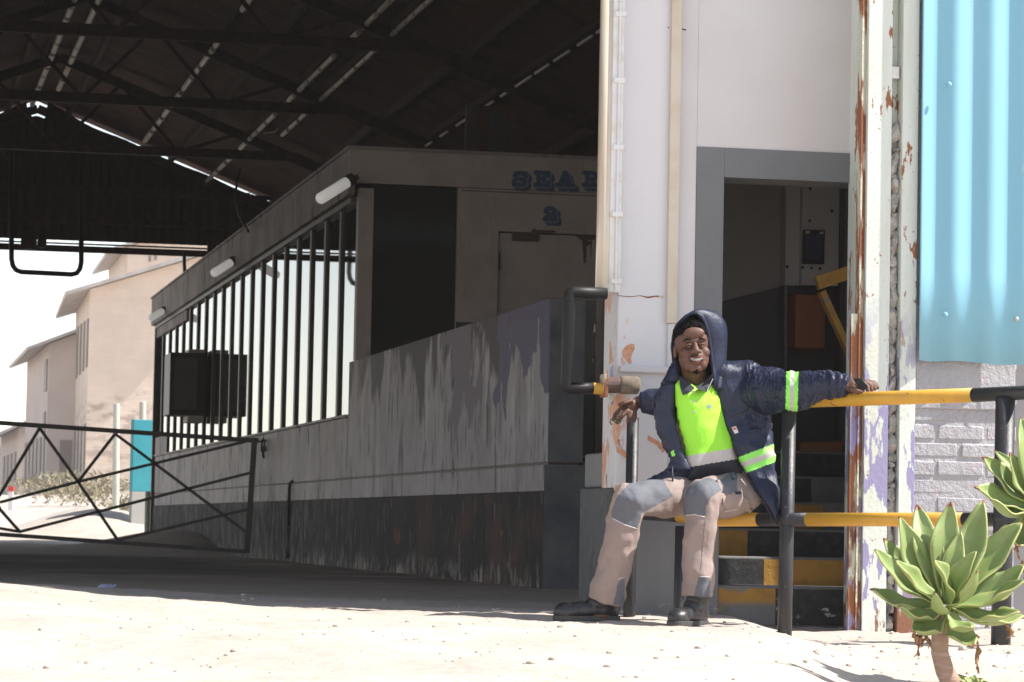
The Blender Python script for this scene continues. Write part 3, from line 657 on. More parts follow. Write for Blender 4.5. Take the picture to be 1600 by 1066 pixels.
t = thing('padlock', 'padlock and short chain fastening the gate to the cabin wall', 'padlock', G(411, 716, .05))
part('body', MB().add(*(lambda p, q: ([Vector((x, y, z)) for z in (p.z, q.z) for x, y in ((p.x, p.y), (q.x, p.y), (q.x, p.y + .04), (p.x, p.y + .04))], [(3, 2, 1, 0), (4, 5, 6, 7), (0, 1, 5, 4), (1, 2, 6, 5), (2, 3, 7, 6), (3, 0, 4, 7)]))(G(407, 706), G(416, 697))), m_gate, t, bevel=.006)
part('shackle', MB().tube([G(409, 698, .02), G(409, 689, .02), G(411, 684, .02), G(413, 689, .02), G(413, 698, .02)], .010, 8), m_gate, t)
part('chain', MB().tube([G(400, 688), G(406, 690), G(411, 689), G(425, 688, .2)], .012, 6), m_gate, t)
part('hasp', MB().tube([G(411, 706, .02), G(412, 716, .02)], .018, 6), m_gate, t)
# ---------------------------------------------------------------- white entrance wall (front plane b = 0)
aL = -1.0 + 0 * onb(961, 600, 0)[0]
aL = onb(962, 600, 0)[0]
aS = onb(1045, 500, 0)[0]; aF = onb(1086, 400, 0)[0]; aD = onb(1129, 400, 0)[0]
aC = onb(1339, 500, 0)[0]; zDo = onb(1131, 277, 0)[1]; zSu = onb(1090, 229, 0)[1]; zGr = onb(990, 769, 0)[1]; TH = .24
wl = thing('white_wall', 'white painted entrance wall with grey door surround, peeling at its left edge', 'wall', B(aL, 0, 0))
part('pilaster', MB().bbox(aL, aS, -.02, TH, zGr, 4.6), m_peel, wl, bevel=.006)
part('wall_face', MB().bbox(aS + .001, aF, 0, TH, zGr, 4.6), m_white, wl)
part('wall_face', MB().bbox(aF + .001, aC + .3, 0, TH, zSu, 4.6), m_white, wl)
part('door_surround', MB().bbox(aF + .001, aD, -.006, TH, -.2, zSu - .001), m_greypaint, wl)
part('door_surround', MB().bbox(aD + .001, aC + .25, -.006, TH, zDo, zSu - .001), m_greypaint, wl)
part('dado', MB().bbox(aL, aF, -.024, TH + .001, -.2, zGr - .002), m_greypaint, wl)
ab0, zb_ = onb(1041, 505, -.03); ab1, _ = onb(1057, 505, -.03)
part('batten', MB().bbox(ab0, ab1, -.045, -.021, zb_, 4.6), m_batten, wl, bevel=.003)
part('batten', MB().bbox(ab0 + .008, ab1 - .008, -.034, -.021, onb(1050, 582, 0)[1], zb_ - .003), m_white, wl, bevel=.002)
zm = onb(1000, 577, 0)[1]
part('ledge', MB().bbox(aL + .006, ab1, -.055, -.021, zm - .018, zm + .010), m_white, wl, bevel=.006)
ck = MB()
for seg in ([(965, 462), (985, 464), (1000, 462), (1012, 465), (1024, 463), (1036, 464)],):
    P = [ob(x, y, -.0205) for x, y in seg]; ck.tube(P, [.0015, .002, .0015, .004, .003, .005], 5)
part('crack', ck, m_rustedge, wl)
ck = MB()
for seg in ([(1044, 43), (1052, 45), (1062, 45), (1072, 47)],):
    ck.tube([ob(x, y, -.021 if x < 1046 else -.001) for x, y in seg], .003, 5)
part('crack', ck, m_grime, wl)
# orange patches where the paint has flaked
m_patch = mat('bare_orange_plaster', (.62, .33, .20), .9, layers=[((.45, .2, .12), 40, .5, .65)], bumps=[(50, .5, .005)])
for poly in ([(972, 548), (979, 540), (986, 537), (991, 538), (992, 545), (988, 552), (986, 560), (987, 568), (982, 569), (978, 562), (973, 558)],
             [(964, 700), (975, 703), (985, 715), (992, 722), (984, 722), (972, 712), (963, 706)], [(1012, 680), (1030, 690), (1040, 702), (1036, 708), (1026, 696), (1012, 688)]):
    c = [ob(x, y, -.0215) for x, y in poly]; part('flaked_patch', MB().prism(c, U * .0012), m_patch, wl)
# stub wall behind the pilaster
bs0, _ = 0, 0
b1s = ona(911, 800, aL)[0]; zt1 = ona(930, 708, aL)[1]; zt2 = ona(930, 762, aL)[1]
part('stub_wall', MB().bbox(aL + .004, aL + .2, TH + .002, b1s, zt2, zt1), m_greypaint, wl, bevel=.01)
part('stub_plinth', MB().bbox(aL - .012, aL + .2, .0, b1s + .02, -.2, zt2 - .003), m_roughgrey, wl, bevel=.01)
# door passage behind
pas = thing('entrance_passage', 'dark stepped passage with two tone walls behind the doorway', 'passage', B(aD, TH, 0))
bk = 1.75; pL = onb(975, 500, bk + .15)[0]
pa1 = onb(1227, 400, bk)[0]; z1 = onb(1128, 471, bk); z2 = onb(1227, 446, bk)
def quad(b_, pts, dep=.03): return MB().prism([B(*((lambda q: (q[0], b_, q[1]))(onb(x, y, b_)))) for x, y in pts], U * dep)
part('back_wall', MB().bbox(pL, aC + .8, bk, bk + .1, -.2, 2.44), m_intw, pas)
part('sloping_dado', quad(bk - .012, [(1060, 488), (1227, 446), (1350, 446), (1350, 1000), (1060, 1000)], .011), m_intd, pas)
part('ceiling', MB().bbox(pL, aC + .8, TH + .002, bk - .001, 2.45, 2.55), m_intw, pas)
part('side_wall', MB().bbox(aC + .45, aC + .6, TH + .002, bk - .002, -.2, 2.44), m_intw, pas)
part('side_wall', MB().bbox(pL - .03, pL - .001, TH + .002, bk + .1, -.2, 2.55), m_intd, pas)
pb = part('return_panel', quad(bk - .10, [(1228, 287), (1252, 289), (1250, 446), (1227, 446)], .08), m_intp, pas)
part('corner_strip', quad(bk - .11, [(1226, 446), (1230, 446), (1229, 700), (1225, 700)], .09), m_bluegrey, pas)
pn = part('notice_panel', quad(bk - .14, [(1254, 290), (1312, 293), (1310, 447), (1252, 446)], .10), m_intp, pas, bevel=.003)
sm = MB()
for x, y in ((1266, 295), (1265, 345), (1254, 418), (1268, 419), (1281, 420), (1230, 417), (1300, 330)): sm.ell(ob(x, y, bk - .145), (.008, .005, .008), None, 8, 6)
part('screw', sm, m_blackp, pas)
part('dark_post', quad(bk - .16, [(1314, 292), (1333, 293), (1333, 800), (1310, 800)], .1), m_intd, pas)
t = thing('wall_tablet', 'small black framed tablet with a bluish screen on the white panel in the doorway', 'tablet', ob(1272, 412, bk - .16))
part('case', quad(bk - .17, [(1256, 359), (1289, 360), (1288, 413), (1255, 412)], .028), m_blackp, t, bevel=.004)
part('screen', quad(bk - .1735, [(1259, 366), (1286, 367), (1285, 405), (1258, 404)], .003), m_screen, t)
part('camera_window', quad(bk - .1735, [(1259, 361), (1265, 361), (1265, 365), (1259, 365)], .003), m_intp, t)
part('camera_window', quad(bk - .1735, [(1281, 362), (1287, 362), (1287, 366), (1281, 366)], .003), m_intp, t)
q = ob(1265, 545, bk - .15); solo('orange_box', quad(bk - .25, [(1243, 459), (1291, 462), (1289, 546), (1242, 544)], .2), m_orange, 'dull orange box mounted low on the passage wall under the tablet', 'box', bevel=.01)
solo('orange_box', quad(bk - .3, [(1250, 690), (1318, 690), (1318, 727), (1250, 727)], .2), m_orange, 'dull orange crate standing at the top of the striped steps', 'box', bevel=.01)
t = thing('stair_handrail', 'yellow flat steel handrail with diagonal brace inside the doorway', 'handrail', ob(1300, 560, .55))
HB = .6
part('rail', MB().bar(ob(1276, 443, HB), ob(1352, 417, HB), .04, .062), m_ystep, t)
part('brace', MB().bar(ob(1283, 456, HB + .03), ob(1345, 590, HB + .03), .03, .055, up=U), m_ystep, t)
# steps: riser and nosing blocks
st = thing('entrance_steps', 'five concrete steps with yellow and black painted risers in the doorway', 'steps', B(aD, .1, 0))
ys = [(966, 926), (921, 883), (878, 829), (824, 781), (776, 733), (728, 690)]
splits = [[(1100, 1213, 'y'), (1213, 1345, 'k')], [(1100, 1193, 'k'), (1193, 1345, 'y')], [(1100, 1168, 'y'), (1168, 1345, 'k')], [(1100, 1240, 'k'), (1240, 1286, 'y'), (1286, 1345, 'c')], [(1100, 1266, 'k'), (1266, 1345, 'c')], [(1100, 1345, 'k')]]
zt_ = [.195, .325, .455, .585, .715, .845]
for i in range(6):
    b_ = .06 + i * .27; zlo = -.1 if i == 0 else zt_[i - 1] - .02
    part('step', MB().bbox(max(aD - .3, pL), aC + .44, b_ + .004, b_ + .275 if i < 5 else bk - .02, zlo - .05, zt_[i]), m_concrete, st, bevel=.008)
    for x0, x1, c in splits[i]:
        A0 = onb(x0, 850, b_)[0]; A1 = onb(x1, 850, b_)[0]; A0 = max(A0, aD - .25, pL); A1 = min(A1, aC + .43)
        part('painted_riser', MB().bbox(A0 + .002, A1 - .002, b_ - .004, b_ + .002, zlo + .02 + (.0 if i else .1), zt_[i] - .012), {'y': m_ystep, 'k': m_kstep, 'c': m_concrete}[c], st)

# ---------------------------------------------------------------- tube lamp on the left edge
bt = -.04
x0, zlo = onb(931, 464, bt); x1, _ = onb(954, 464, bt)
t = thing('tube_lamp', 'long yellowed weatherproof tube lamp fixed upright to the left edge of the white wall', 'lamp', ob(945, 464, bt))
cA = (x0 + x1) / 2 - .002; cr = .034; zhi = 2.95
def rr_(sc): return [cr * s for s in sc]
part('cover', MB().tube([B(cA, bt, zlo + .002), B(cA, bt, zlo + .012), B(cA, bt, zlo + .03), B(cA, bt, zhi)], [cr * .5, cr * .85, cr, cr], 22), m_tube, t, smooth=True)
part('body', MB().bbox(cA + .018, aL - .002, bt - .03, bt + .06, zlo + .02, zhi), m_tubew, t, bevel=.008)
zc_ = zlo + .07
while zc_ < zhi: 
    part('clip', MB().bbox(cA + .026, aL + .001, bt - .042, bt + .0, zc_ - .012, zc_ + .012), m_tubew, t, bevel=.003); zc_ += .30
part('conduit', MB().tube([B(aL - .026, bt - .036, zlo + .03), B(aL - .026, bt - .036, zhi)], .006, 8), m_tubew, t)

# ---------------------------------------------------------------- pipe barrier arm
t = thing('barrier_arm', 'black and yellow pipe arm with a cloth wrapped sleeve hinged on the white wall', 'barrier arm', ob(890, 607, -.1))
bb_ = -.12
loop = [(948, 459), (896, 456), (892, 457), (890, 461), (885, 600), (886, 605), (890, 607), (926, 607)]
part('black_pipe', MB().tube([ob(x, y, bb_) for x, y in loop], .026, 14), m_armblack, t, smooth=True)
part('yellow_pipe', MB().tube([ob(926.5, 607, bb_), ob(944, 608, bb_)], .026, 14), m_yellow, t, smooth=False)
part('rust_clamp', MB().bbox(onb(941, 600, bb_)[0], onb(947, 600, bb_)[0], bb_ - .045, bb_ + .05, onb(944, 621, bb_)[1], onb(944, 585, bb_)[1]), m_rustedge, t, bevel=.004)
part('sleeve', MB().tube([ob(945, 602, bb_ - .01), ob(969, 601.5, bb_ - .01)], .036, 16), mat('brown_cloth', (.11, .065, .055), .8, bumps=[(60, .5, .004)]), t)
part('cloth_wrap', MB().tube([ob(968, 601.5, bb_ - .012), ob(970, 601.5, bb_ - .012), ob(984, 602, bb_ - .012), ob(996, 602.5, bb_ - .012), ob(999, 603, bb_ - .012)], [.034, .041, .040, .039, .028], 16), mat('khaki_burlap', (.21, .165, .12), .9, layers=[((.13, .1, .075), 30, .45, .6)], bumps=[(120, .8, .004)]), t, smooth=True)
part('hinge_plate', MB().bbox(onb(950, 600, -.03)[0], onb(957, 600, -.03)[0], -.05, -.025, onb(954, 632, -.03)[1], onb(954, 570, -.03)[1]), m_rustcol, t)

# ---------------------------------------------------------------- steel columns at the right of the doorway
CB = -.42
def ap(px, py=500, b_=CB): return onb(px, py, b_)[0]
c1 = thing('steel_column', 'rusting pale green steel column with purple flaking paint, right of the doorway', 'column', B(ap(1365), CB, 0), 'steel columns')
a0, a1, a2, a3 = ap(1331), ap(1343), ap(1352), ap(1390)
part('rusted_flange', MB().bbox(a1 - .002, a1 + .006, CB + .002, CB + .06, -.1, 4.5), m_rustedge, c1)
part('inner_return', MB().bbox(a1 + .0065, a2 - .0005, CB + .022, CB + .034, -.1, 4.5), m_rustedge, c1)
part('front_flange', MB().bbox(a2, a3, CB, CB + .012, -.1, 4.5), m_rustcol, c1, bevel=.003)
part('lower_rust_flange', MB().bbox(a0 + .002, a1 - .003, CB + .01, CB + .035, -.1, onb(1336, 490, CB)[1]), m_rustedge, c1)
part('sun_block_plate', MB().bbox(a2 + .055, a2 + .068, CB + .013, .01, -.1, 4.5), m_rustcol, c1)  # unseen plate added behind the flange to keep sun off the white wall
part('side_flange', MB().bbox(a3 - .012, a3 - .001, CB + .013, -.01, -.1, 4.5), m_rustcol, c1)
c2 = thing('steel_column', 'second pale green angle column beside the blue corrugated sheet', 'column', B(ap(1420), CB, 0), 'steel columns')
a4, a5 = ap(1405), ap(1430)
part('front_flange', MB().bbox(a4, a5, CB - .015, CB + .0, -.1, 4.5), m_rustcol, c2, bevel=.003)
part('side_flange', MB().bbox(a4, a4 + .01, CB + .001, -.05, -.1, 4.5), m_rustcol, c2)
rb = MB(); z = 1.3
part('packing', MB().bbox(a3 + .001, a4 - .001, CB + .06, -.02, -.1, 4.5), m_rustcol, c1)
t = thing('rubble_fill', 'broken concrete filling the slot between the two steel columns', 'rubble', B((a3 + a4) / 2, CB + .03, 0))
z = -.02
while z < 2.25:
    h = rnd.uniform(.03, .11); mb = MB(); mb.ell(B((a3 + a4) / 2 + rnd.uniform(-.005, .005), CB + .035, z + h / 2), ((a4 - a3) * rnd.uniform(.40, .75), .03, h * .55), Matrix.Rotation(AX, 3, 'Z') @ Matrix.Rotation(rnd.uniform(-.3, .3), 3, 'Y'), 10, 7)
    for p in mb.v: p += Vector(noise.noise_vector(p * 34)) * .02
    part('chunk', mb, m_rubble, t); z += h * .96
solo('column_bolt', MB().box(-.0, .02, -.01, .01, 0, .02).add([], []) if False else MB().bbox(a3, a3 + .035, CB + .01, CB + .04, onb(1400, 122, CB)[1], onb(1400, 104, CB)[1]), m_tubew, 'small pale block wedged high between the steel columns', 'block')

# ---------------------------------------------------------------- brick pier and corrugated sheet
bw = CB + .02
aB0, aB1 = a5 - .005, onb(1588, 700, bw)[0]
zsh = onb(1510, 566, bw)[1]
pier = thing('brick_pier', 'grey painted brick pier under the blue corrugated sheet', 'brick wall', B((aB0 + aB1) / 2, bw, 0))
part('mortar', MB().bbox(aB0 - .02, aB1 - .006, bw + .004, bw + .38, -.1, 4.5), m_mortar, pier)
bmesh_cache = []
for k in range(6):
    L_ = .218; mb = MB().box(0, L_, 0, .05, 0, .068)
    me = me_from('brick', mb, m_brick, Vector((0, 0, 0)), False); bm = bmesh.new(); bm.from_mesh(me); bmesh.ops.recalc_face_normals(bm, faces=bm.faces)
    bmesh.ops.bevel(bm, geom=bm.edges[:], offset=.008, segments=1, affect='EDGES')
    for v in bm.verts: v.co += Vector(noise.noise_vector(v.co * 25 + Vector((k * 9, 0, 0)))) * .004
    bm.to_mesh(me); bm.free(); bmesh_cache.append(me)
rot = AX; row = 0; z = -.02
while z < zsh + .05:
    x = aB0 - (.11 if row % 2 else 0)
    while x < aB1 - .01:
        x0 = max(x, aB0); x1 = min(x + .218, aB1)
        if x1 - x0 > .03:
            o = bpy.data.objects.new('brick', rnd.choice(bmesh_cache)); col.objects.link(o); o.parent = pier
            o.location = B(x0, bw + rnd.uniform(-.004, .004), z) - pier.location; o.rotation_euler = (0, 0, rot); o.scale = ((x1 - x0) / .218, 1, 1)
        x += .231
    z += .080; row += 1
part('render_coat', MB().bbox(aB0 + .0, aB1 - .01, bw - .012, bw + .004, onb(1500, 640, bw)[1], zsh + .25), m_brick, pier, bevel=.006)
# back wall beyond the pier
solo('rear_wall', MB().bbox(aB1 + .0, aB1 + 5, bw + .45, bw + .6, -.2, 4.5), mat('plain_grey_wall', (.22, .21, .215), .8, layers=[((.18, .17, .18), 3, .4, .7)]), 'plain grey wall set back behind the brick pier at the right edge', 'wall')  # one grey base with faint mottling
sh = MB(); A0s, A1s = a5 + .002, onb(1598, 560, bw - .03)[0]; n = 60; vs = []
per = onb(1547, 100, bw - .04)[0] - onb(1491, 100, bw - .04)[0]; ph0 = onb(1491, 100, bw - .04)[0]
for i in range(n + 1):
    a = A0s + (A1s - A0s) * i / n; db = -.0115 * math.cos(2 * PI * (a - ph0) / per)
    for z in (zsh + .004 * math.sin(a * 20) - (a - A0s) * .02, 1.6, 2.4, 3.3, 4.6): vs.append(B(a, bw - .062 + db, z))
sh.add(vs, [(i * 5 + j, i * 5 + 5 + j, i * 5 + 6 + j, i * 5 + 1 + j) for i in range(n) for j in range(4)])
t = thing('corrugated_sheet', 'sky blue painted corrugated sheet above the grey brick pier', 'corrugated sheet', B(A0s, bw, zsh))
o = part('sheet', sh, m_bluesheet, t, smooth=True, fix=False); md = o.modifiers.new('s', 'SOLIDIFY'); md.thickness = .003
for x, y in ((1483, 132), (1477, 492), (1588, 499)):
    p = ob(x, y, bw - .095); part('screw', MB().ell(p, (.012, .008, .012), None, 12, 8), m_metal if x > 1500 else m_bluesheet, t, smooth=True)

# ---------------------------------------------------------------- pipe railing
def RY(X): return 13.0 - .83 * (X - at(1230, 800, 13).x)
def onrail(px, py):                       # pixel ray meets the vertical plane of the railing
    d = ray(px, py); X1 = at(1230, 800, 13).x; s = (13.0 + .83 * X1) / (d.y + .83 * d.x); return CC + d * s
ra = thing('pipe_railing', 'black and yellow steel pipe railing the man sits on', 'railing', Vector((onrail(1225, 990).x, 13, 0)))
R1 = .0300
def post(px_t, py_t, px_b, py_b, r, lab=None, cap=True):
    p = onrail(px_t, py_t); q = onrail(px_b, py_b); q2 = q + (q - p).normalized() * .35
    part('post', MB().tube([q2, p] , r, 20), m_black, ra, smooth=True, label=lab).data
def seg(pts, r, m_, name='rail'):
    part(name, MB().tube([onrail(*p) for p in pts], r, 20), m_, ra, smooth=True)
post(1233, 640, 1226, 990, .0305); post(989, 655, 983, 960, .0270); post(1063, 822, 1060, 958, .022); post(1571, 622, 1564, 985, .040)
seg([(1233, 628), (1258, 626.5)], R1, m_black); seg([(1258, 626.5), (1521, 617.5)], R1 * .97, m_yellow); seg([(1521, 617.5), (1700, 609)], R1 * .97, m_black)
seg([(984, 801), (1060, 806)], .0285, m_black); seg([(1060, 806), (1100, 813), (1186, 812)], .0285, m_yellow); seg([(1186, 812), (1262, 812)], .0285, m_black); seg([(1262, 812), (1506, 812)], .0285, m_yellow); seg([(1506, 812), (1700, 811)], .0285, m_black)
part('weld_collar', MB().ell(onrail(1230, 812), (.038, .038, .034), None, 16, 12), m_black, ra, smooth=True)
part('post_cap', MB().ell(onrail(989, 655), (.028, .028, .012), None, 16, 10), m_black, ra, smooth=True)
part('weld_collar', MB().ell(onrail(1569, 811), (.044, .044, .034), None, 16, 12), m_black, ra, smooth=True)

# ---------------------------------------------------------------- succulents
def leafmat():
    M_ = bpy.data.materials.new('agave_leaf'); M_.use_nodes = True; t = M_.node_tree; N = t.nodes; L = t.links; bs = N['Principled BSDF']
    at_ = N.new('ShaderNodeVertexColor'); at_.layer_name = 'uvl'; sep = N.new('ShaderNodeSeparateColor'); L.new(at_.outputs[0], sep.inputs[0])
    g = N.new('ShaderNodeNewGeometry'); n = N.new('ShaderNodeTexNoise'); n.inputs['Scale'].default_value = 9; L.new(g.outputs['Position'], n.inputs[0])
    mx = N.new('ShaderNodeMix'); mx.data_type = 'RGBA'; L.new(n.outputs[0], mx.inputs[0]); mx.inputs[6].default_value = (.20, .29, .07, 1); mx.inputs[7].default_value = (.38, .47, .19, 1)
    mr = N.new('ShaderNodeMapRange'); L.new(sep.outputs[0], mr.inputs[0]); mr.inputs[1].default_value = .95; mr.inputs[2].default_value = 1.02
    m2 = N.new('ShaderNodeMix'); m2.data_type = 'RGBA'; L.new(mr.outputs[0], m2.inputs[0]); L.new(mx.outputs[2], m2.inputs[6]); m2.inputs[7].default_value = (.52, .50, .20, 1)
    ad = N.new('ShaderNodeMath'); ad.operation = 'MULTIPLY_ADD'; L.new(n.outputs[0], ad.inputs[0]); ad.inputs[1].default_value = .08; L.new(sep.outputs[1], ad.inputs[2])
    m3r = N.new('ShaderNodeMapRange'); L.new(ad.outputs[0], m3r.inputs[0]); m3r.inputs[1].default_value = .975; m3r.inputs[2].default_value = 1.0
    m3 = N.new('ShaderNodeMix'); m3.data_type = 'RGBA'; L.new(m3r.outputs[0], m3.inputs[0]); L.new(m2.outputs[2], m3.inputs[6]); m3.inputs[7].default_value = (.25, .10, .04, 1)
    n5 = N.new('ShaderNodeTexNoise'); n5.inputs['Scale'].default_value = 38; n5.inputs['Detail'].default_value = 5; L.new(g.outputs['Position'], n5.inputs[0])
    r5 = N.new('ShaderNodeMapRange'); L.new(n5.outputs[0], r5.inputs[0]); r5.inputs[1].default_value = .58; r5.inputs[2].default_value = .68; r5.inputs[4].default_value = .55
    m5 = N.new('ShaderNodeMix'); m5.data_type = 'RGBA'; L.new(r5.outputs[0], m5.inputs[0]); L.new(m3.outputs[2], m5.inputs[6]); m5.inputs[7].default_value = (.30, .24, .13, 1); m3 = m5
    L.new(m3.outputs[2], bs.inputs['Base Color']); bs.inputs['Roughness'].default_value = .48
    # a thick leaf passes a little light
    tr = N.new('ShaderNodeBsdfTranslucent'); L.new(m3.outputs[2], tr.inputs[0]); ms = N.new('ShaderNodeMixShader'); ms.inputs[0].default_value = .16
    L.new(bs.outputs[0], ms.inputs[1]); L.new(tr.outputs[0], ms.inputs[2]); L.new(ms.outputs[0], N['Material Output'].inputs['Surface'])
    w_ = N.new('ShaderNodeTexNoise'); mp = N.new('ShaderNodeMapping'); mp.inputs['Scale'].default_value = (40, 40, 40); L.new(g.outputs['Position'], mp.inputs[0]); L.new(mp.outputs[0], w_.inputs[0])
    bp = N.new('ShaderNodeBump'); bp.inputs['Strength'].default_value = .12; bp.inputs['Distance'].default_value = .004; L.new(w_.outputs[0], bp.inputs['Height']); L.new(bp.outputs[0], bs.inputs['Normal'])
    return M_
m_leaf = leafmat(); m_dry = mat('dried_leaf', (.36, .20, .10), .9, layers=[((.22, .11, .05), 20, .4, .6)]); m_stem = mat('succulent_stem', (.33, .22, .16), .85, layers=[((.45, .33, .27), (8, 8, 60), .5, .65)], bumps=[((10, 10, 90), .8, .01)])
def leaf(parent, base, tip, wid, sag, up=None, tipb=False, dep=0, fold=.50):
    nl, nw = 18, 8; base = Vector(base); tip = Vector(tip); d = tip - base; L_ = d.length; d.normalize()
    up = Vector(up) if up else Vector((0, -.55, 1)); side = d.cross(up).normalized(); nrm = side.cross(d).normalized()
    vs = []; cs = []; ph = rnd.random() * 6; lb = rnd.uniform(-.05, .05); tipc = rnd.uniform(-.02, .10)
    for i in range(nl + 1):
        t = i / nl; wv = wid / 2 * (min(1, (.34 + 1.35 * t - .35 * t * t)) * (max(0, 1 - ((t - .5) / .5) ** 1.5) ** .85 if t > .5 else 1)) + .0008
        c = base + d * (L_ * t) + nrm * (sag * math.sin(PI * min(t * 1.05, 1)) * L_) + side * (lb * math.sin(PI * t) * L_) + nrm * (tipc * t ** 5 * L_)
        for j in range(nw + 1):
            s = j / nw * 2 - 1; wav = .09 * math.sin(t * 13 + ph + (2 if s > 0 else 0)) * abs(s) ** 2 * wid
            vs.append(c + side * (wv * s) + nrm * (fold * wv * abs(s) ** 1.6 + wav * (wv / (wid / 2)))); cs.append((max(abs(s), .0), t, 0, 1) if tipb or t < .965 else (abs(s), .95 if t < .99 else 1, 0, 1))
    mb = MB(); k = nw + 1; mb.add(vs, [(i * k + j, i * k + j + 1, (i + 1) * k + j + 1, (i + 1) * k + j) for i in range(nl) for j in range(nw)])
    o = part('leaf', mb, m_leaf, parent, smooth=True, fix=False); ca = o.data.color_attributes.new('uvl', 'FLOAT_COLOR', 'POINT')
    for i, c in enumerate(cs):
        g_ = c[1] if tipb else (c[1] * .965); ca.data[i].color = (c[0] if 1 else 0, g_, 0, 1)
    md = o.modifiers.new('s', 'SOLIDIFY'); md.thickness = .006; md.offset = 0
    return o
def dryleaf(parent, pts, w_):
    mb = MB(); K = [Vector(p) for p in pts]; P = []
    for i in range(len(K) - 1): P += [K[i].lerp(K[i + 1], f / 5) + Vector(noise.noise_vector(K[i] * 9 + Vector((f * 1.3, i, 0)))) * .008 for f in range(5)]
    n = len(P); vs = []
    for i, p in enumerate(P):
        t = i / (n - 1); ww = w_ * (.35 + .65 * abs(math.sin(t * 7 + pts[0].x * 40))) * (1 - t * .5); a = t * 6
        vs += [p + Vector((math.cos(a) * ww, math.sin(a) * ww, 0)), p + Vector((0, -.008, .01)), p - Vector((math.cos(a) * ww, math.sin(a) * ww * .6, 0))]
    mb.add(vs, [(i * 3 + j, i * 3 + j + 1, i * 3 + j + 4, i * 3 + j + 3) for i in range(n - 1) for j in (0, 1)])
    o = part('dried_leaf', mb, m_dry, parent, smooth=True, fix=False); md = o.modifiers.new('s', 'SOLIDIFY'); md.thickness = .002
YP = 10.2
def A_(x, y, dy=0): return at(1300 + x / 2.913, 700 + y / 2.913, YP + dy)
ag = thing('agave_plant', 'green rosette succulent on a bare curved stem, whole in view', 'succulent', A_(545, 1120), 'succulents by the railing')
part('stem', MB().tube([A_(560, 1150), A_(545, 1075), A_(512, 1010), A_(490, 930), A_(492, 860), A_(508, 800), A_(515, 745)], [.038, .034, .031, .029, .029, .032, .038], 16), m_stem, ag, smooth=True)
cx, cy = 520, 735
LV = [ # tipx, tipy, depth, width px, sag, basex offs, basey offs, tip brown
 (538, 248, .06, 118, .05, 5, -60, 1), (688, 242, .10, 125, -.05, 30, -70, 0), (388, 256, .10, 118, .05, -20, -70, 1), (306, 312, .02, 112, -.06, -30, -50, 0), (236, 408, .10, 112, -.10, -50, -60, 1),
 (186, 470, -.03, 118, -.08, -30, -40, 0), (170, 652, .06, 118, -.14, -60, -25, 1), (290, 512, -.14, 96, -.06, -30, -25, 0), (438, 515, -.16, 104, .10, 10, -15, 0), (868, 346, .08, 140, -.07, 40, -60, 0),
 (740, 420, .16, 130, -.04, 40, -70, 0), (672, 568, -.20, 112, -.14, 15, -25, 0), (880, 545, .02, 130, -.12, 50, -40, 0), (885, 604, -.08, 118, -.12, 50, -15, 0), (862, 752, -.10, 118, -.16, 50, -5, 0),
 (880, 775, .06, 120, -.14, 60, 15, 0), (298, 742, -.10, 112, -.20, -40, 0, 0), (462, 690, -.24, 60, -.10, 5, 30, 0), (586, 380, .0, 84, .06, 15, -50, 0), (655, 470, -.08, 78, .04, 20, -40, 0),
 (372, 845, -.12, 118, -.24, -25, 30, 0), (640, 905, -.14, 120, -.22, 30, 35, 1), (630, 830, -.20, 92, -.18, 15, 30, 0), (480, 420, .12, 100, .03, 0, -60, 0), (780, 640, .16, 110, -.05, 40, -20, 0)]
for (tx, ty, dy, wp, sg, bx, by, tb) in LV:
    leaf(ag, A_(cx + bx * .55, cy + by * .45, dy * .12), A_(tx, ty, dy), wp * 1.22 / 2.913 / FPX * YP, sg, tipb=bool(tb), up=(0, -.75, .8) if ty < 600 else (0, -.35, 1))
for pts in ([(385, 800), (378, 850), (395, 900), (385, 970)], [(420, 850), (440, 880), (448, 925)], [(655, 860), (668, 920), (655, 980), (668, 1040)], [(790, 800), (812, 840), (800, 880)], [(700, 780), (712, 800), (700, 830)], [(400, 850), (410, 880), (400, 920)]):
    dryleaf(ag, [A_(x, y, .02) for x, y in pts], .016)
YQ = 10.9
def Q_(x, y, dy=0): return at(x, y, YQ + dy)
a2p = thing('agave_plant', 'second green succulent cut off by the right edge, in front of the railing post', 'succulent', Q_(1640, 985), 'succulents by the railing')
part('stem', MB().tube([Q_(1635, 1000), Q_(1628, 900), Q_(1622, 810)], [.05, .045, .045], 14), m_stem, a2p, smooth=True)
for (tx, ty, dy, wp, sg, tb) in [(1535, 714, 0, 44, -.08, 1), (1521, 763, -.08, 42, -.10, 1), (1555, 703, .08, 24, .04, 0), (1596, 652, .02, 40, .04, 0), (1573, 709, -.02, 36, -.02, 1), (1546, 786, -.16, 40, -.18, 0), (1650, 640, .1, 42, .04, 0),
        (1700, 700, .1, 44, .08, 0), (1720, 770, 0, 44, .1, 0), (1700, 840, -.1, 42, .2, 0), (1590, 860, -.2, 40, -.2, 1), (1560, 830, .12, 40, -.15, 0), (1640, 880, -.2, 42, .2, 0), (1618, 690, -.14, 34, .06, 0)]:
    leaf(a2p, Q_(1622, 795, dy * .1), Q_(tx, ty, dy), wp * 1.2 / FPX * YQ, sg, tipb=bool(tb), up=(0, -.7, .8) if ty < 770 else (0, -.35, 1))
for pts in ([(1592, 838), (1588, 858), (1594, 880)], [(1596, 880), (1604, 900), (1598, 915)]): dryleaf(a2p, [Q_(x, y, -.05) for x, y in pts], .014)
sp = thing('agave_pup', 'small succulent offshoot at the foot of the whole plant', 'succulent', A_(640, 1075))
for tx, ty in ((565, 1030), (600, 1045), (690, 1050), (650, 1035), (720, 1075)): leaf(sp, A_(635, 1100, 0), A_(tx, ty, rnd.uniform(-.05, .05)), .035, .05)
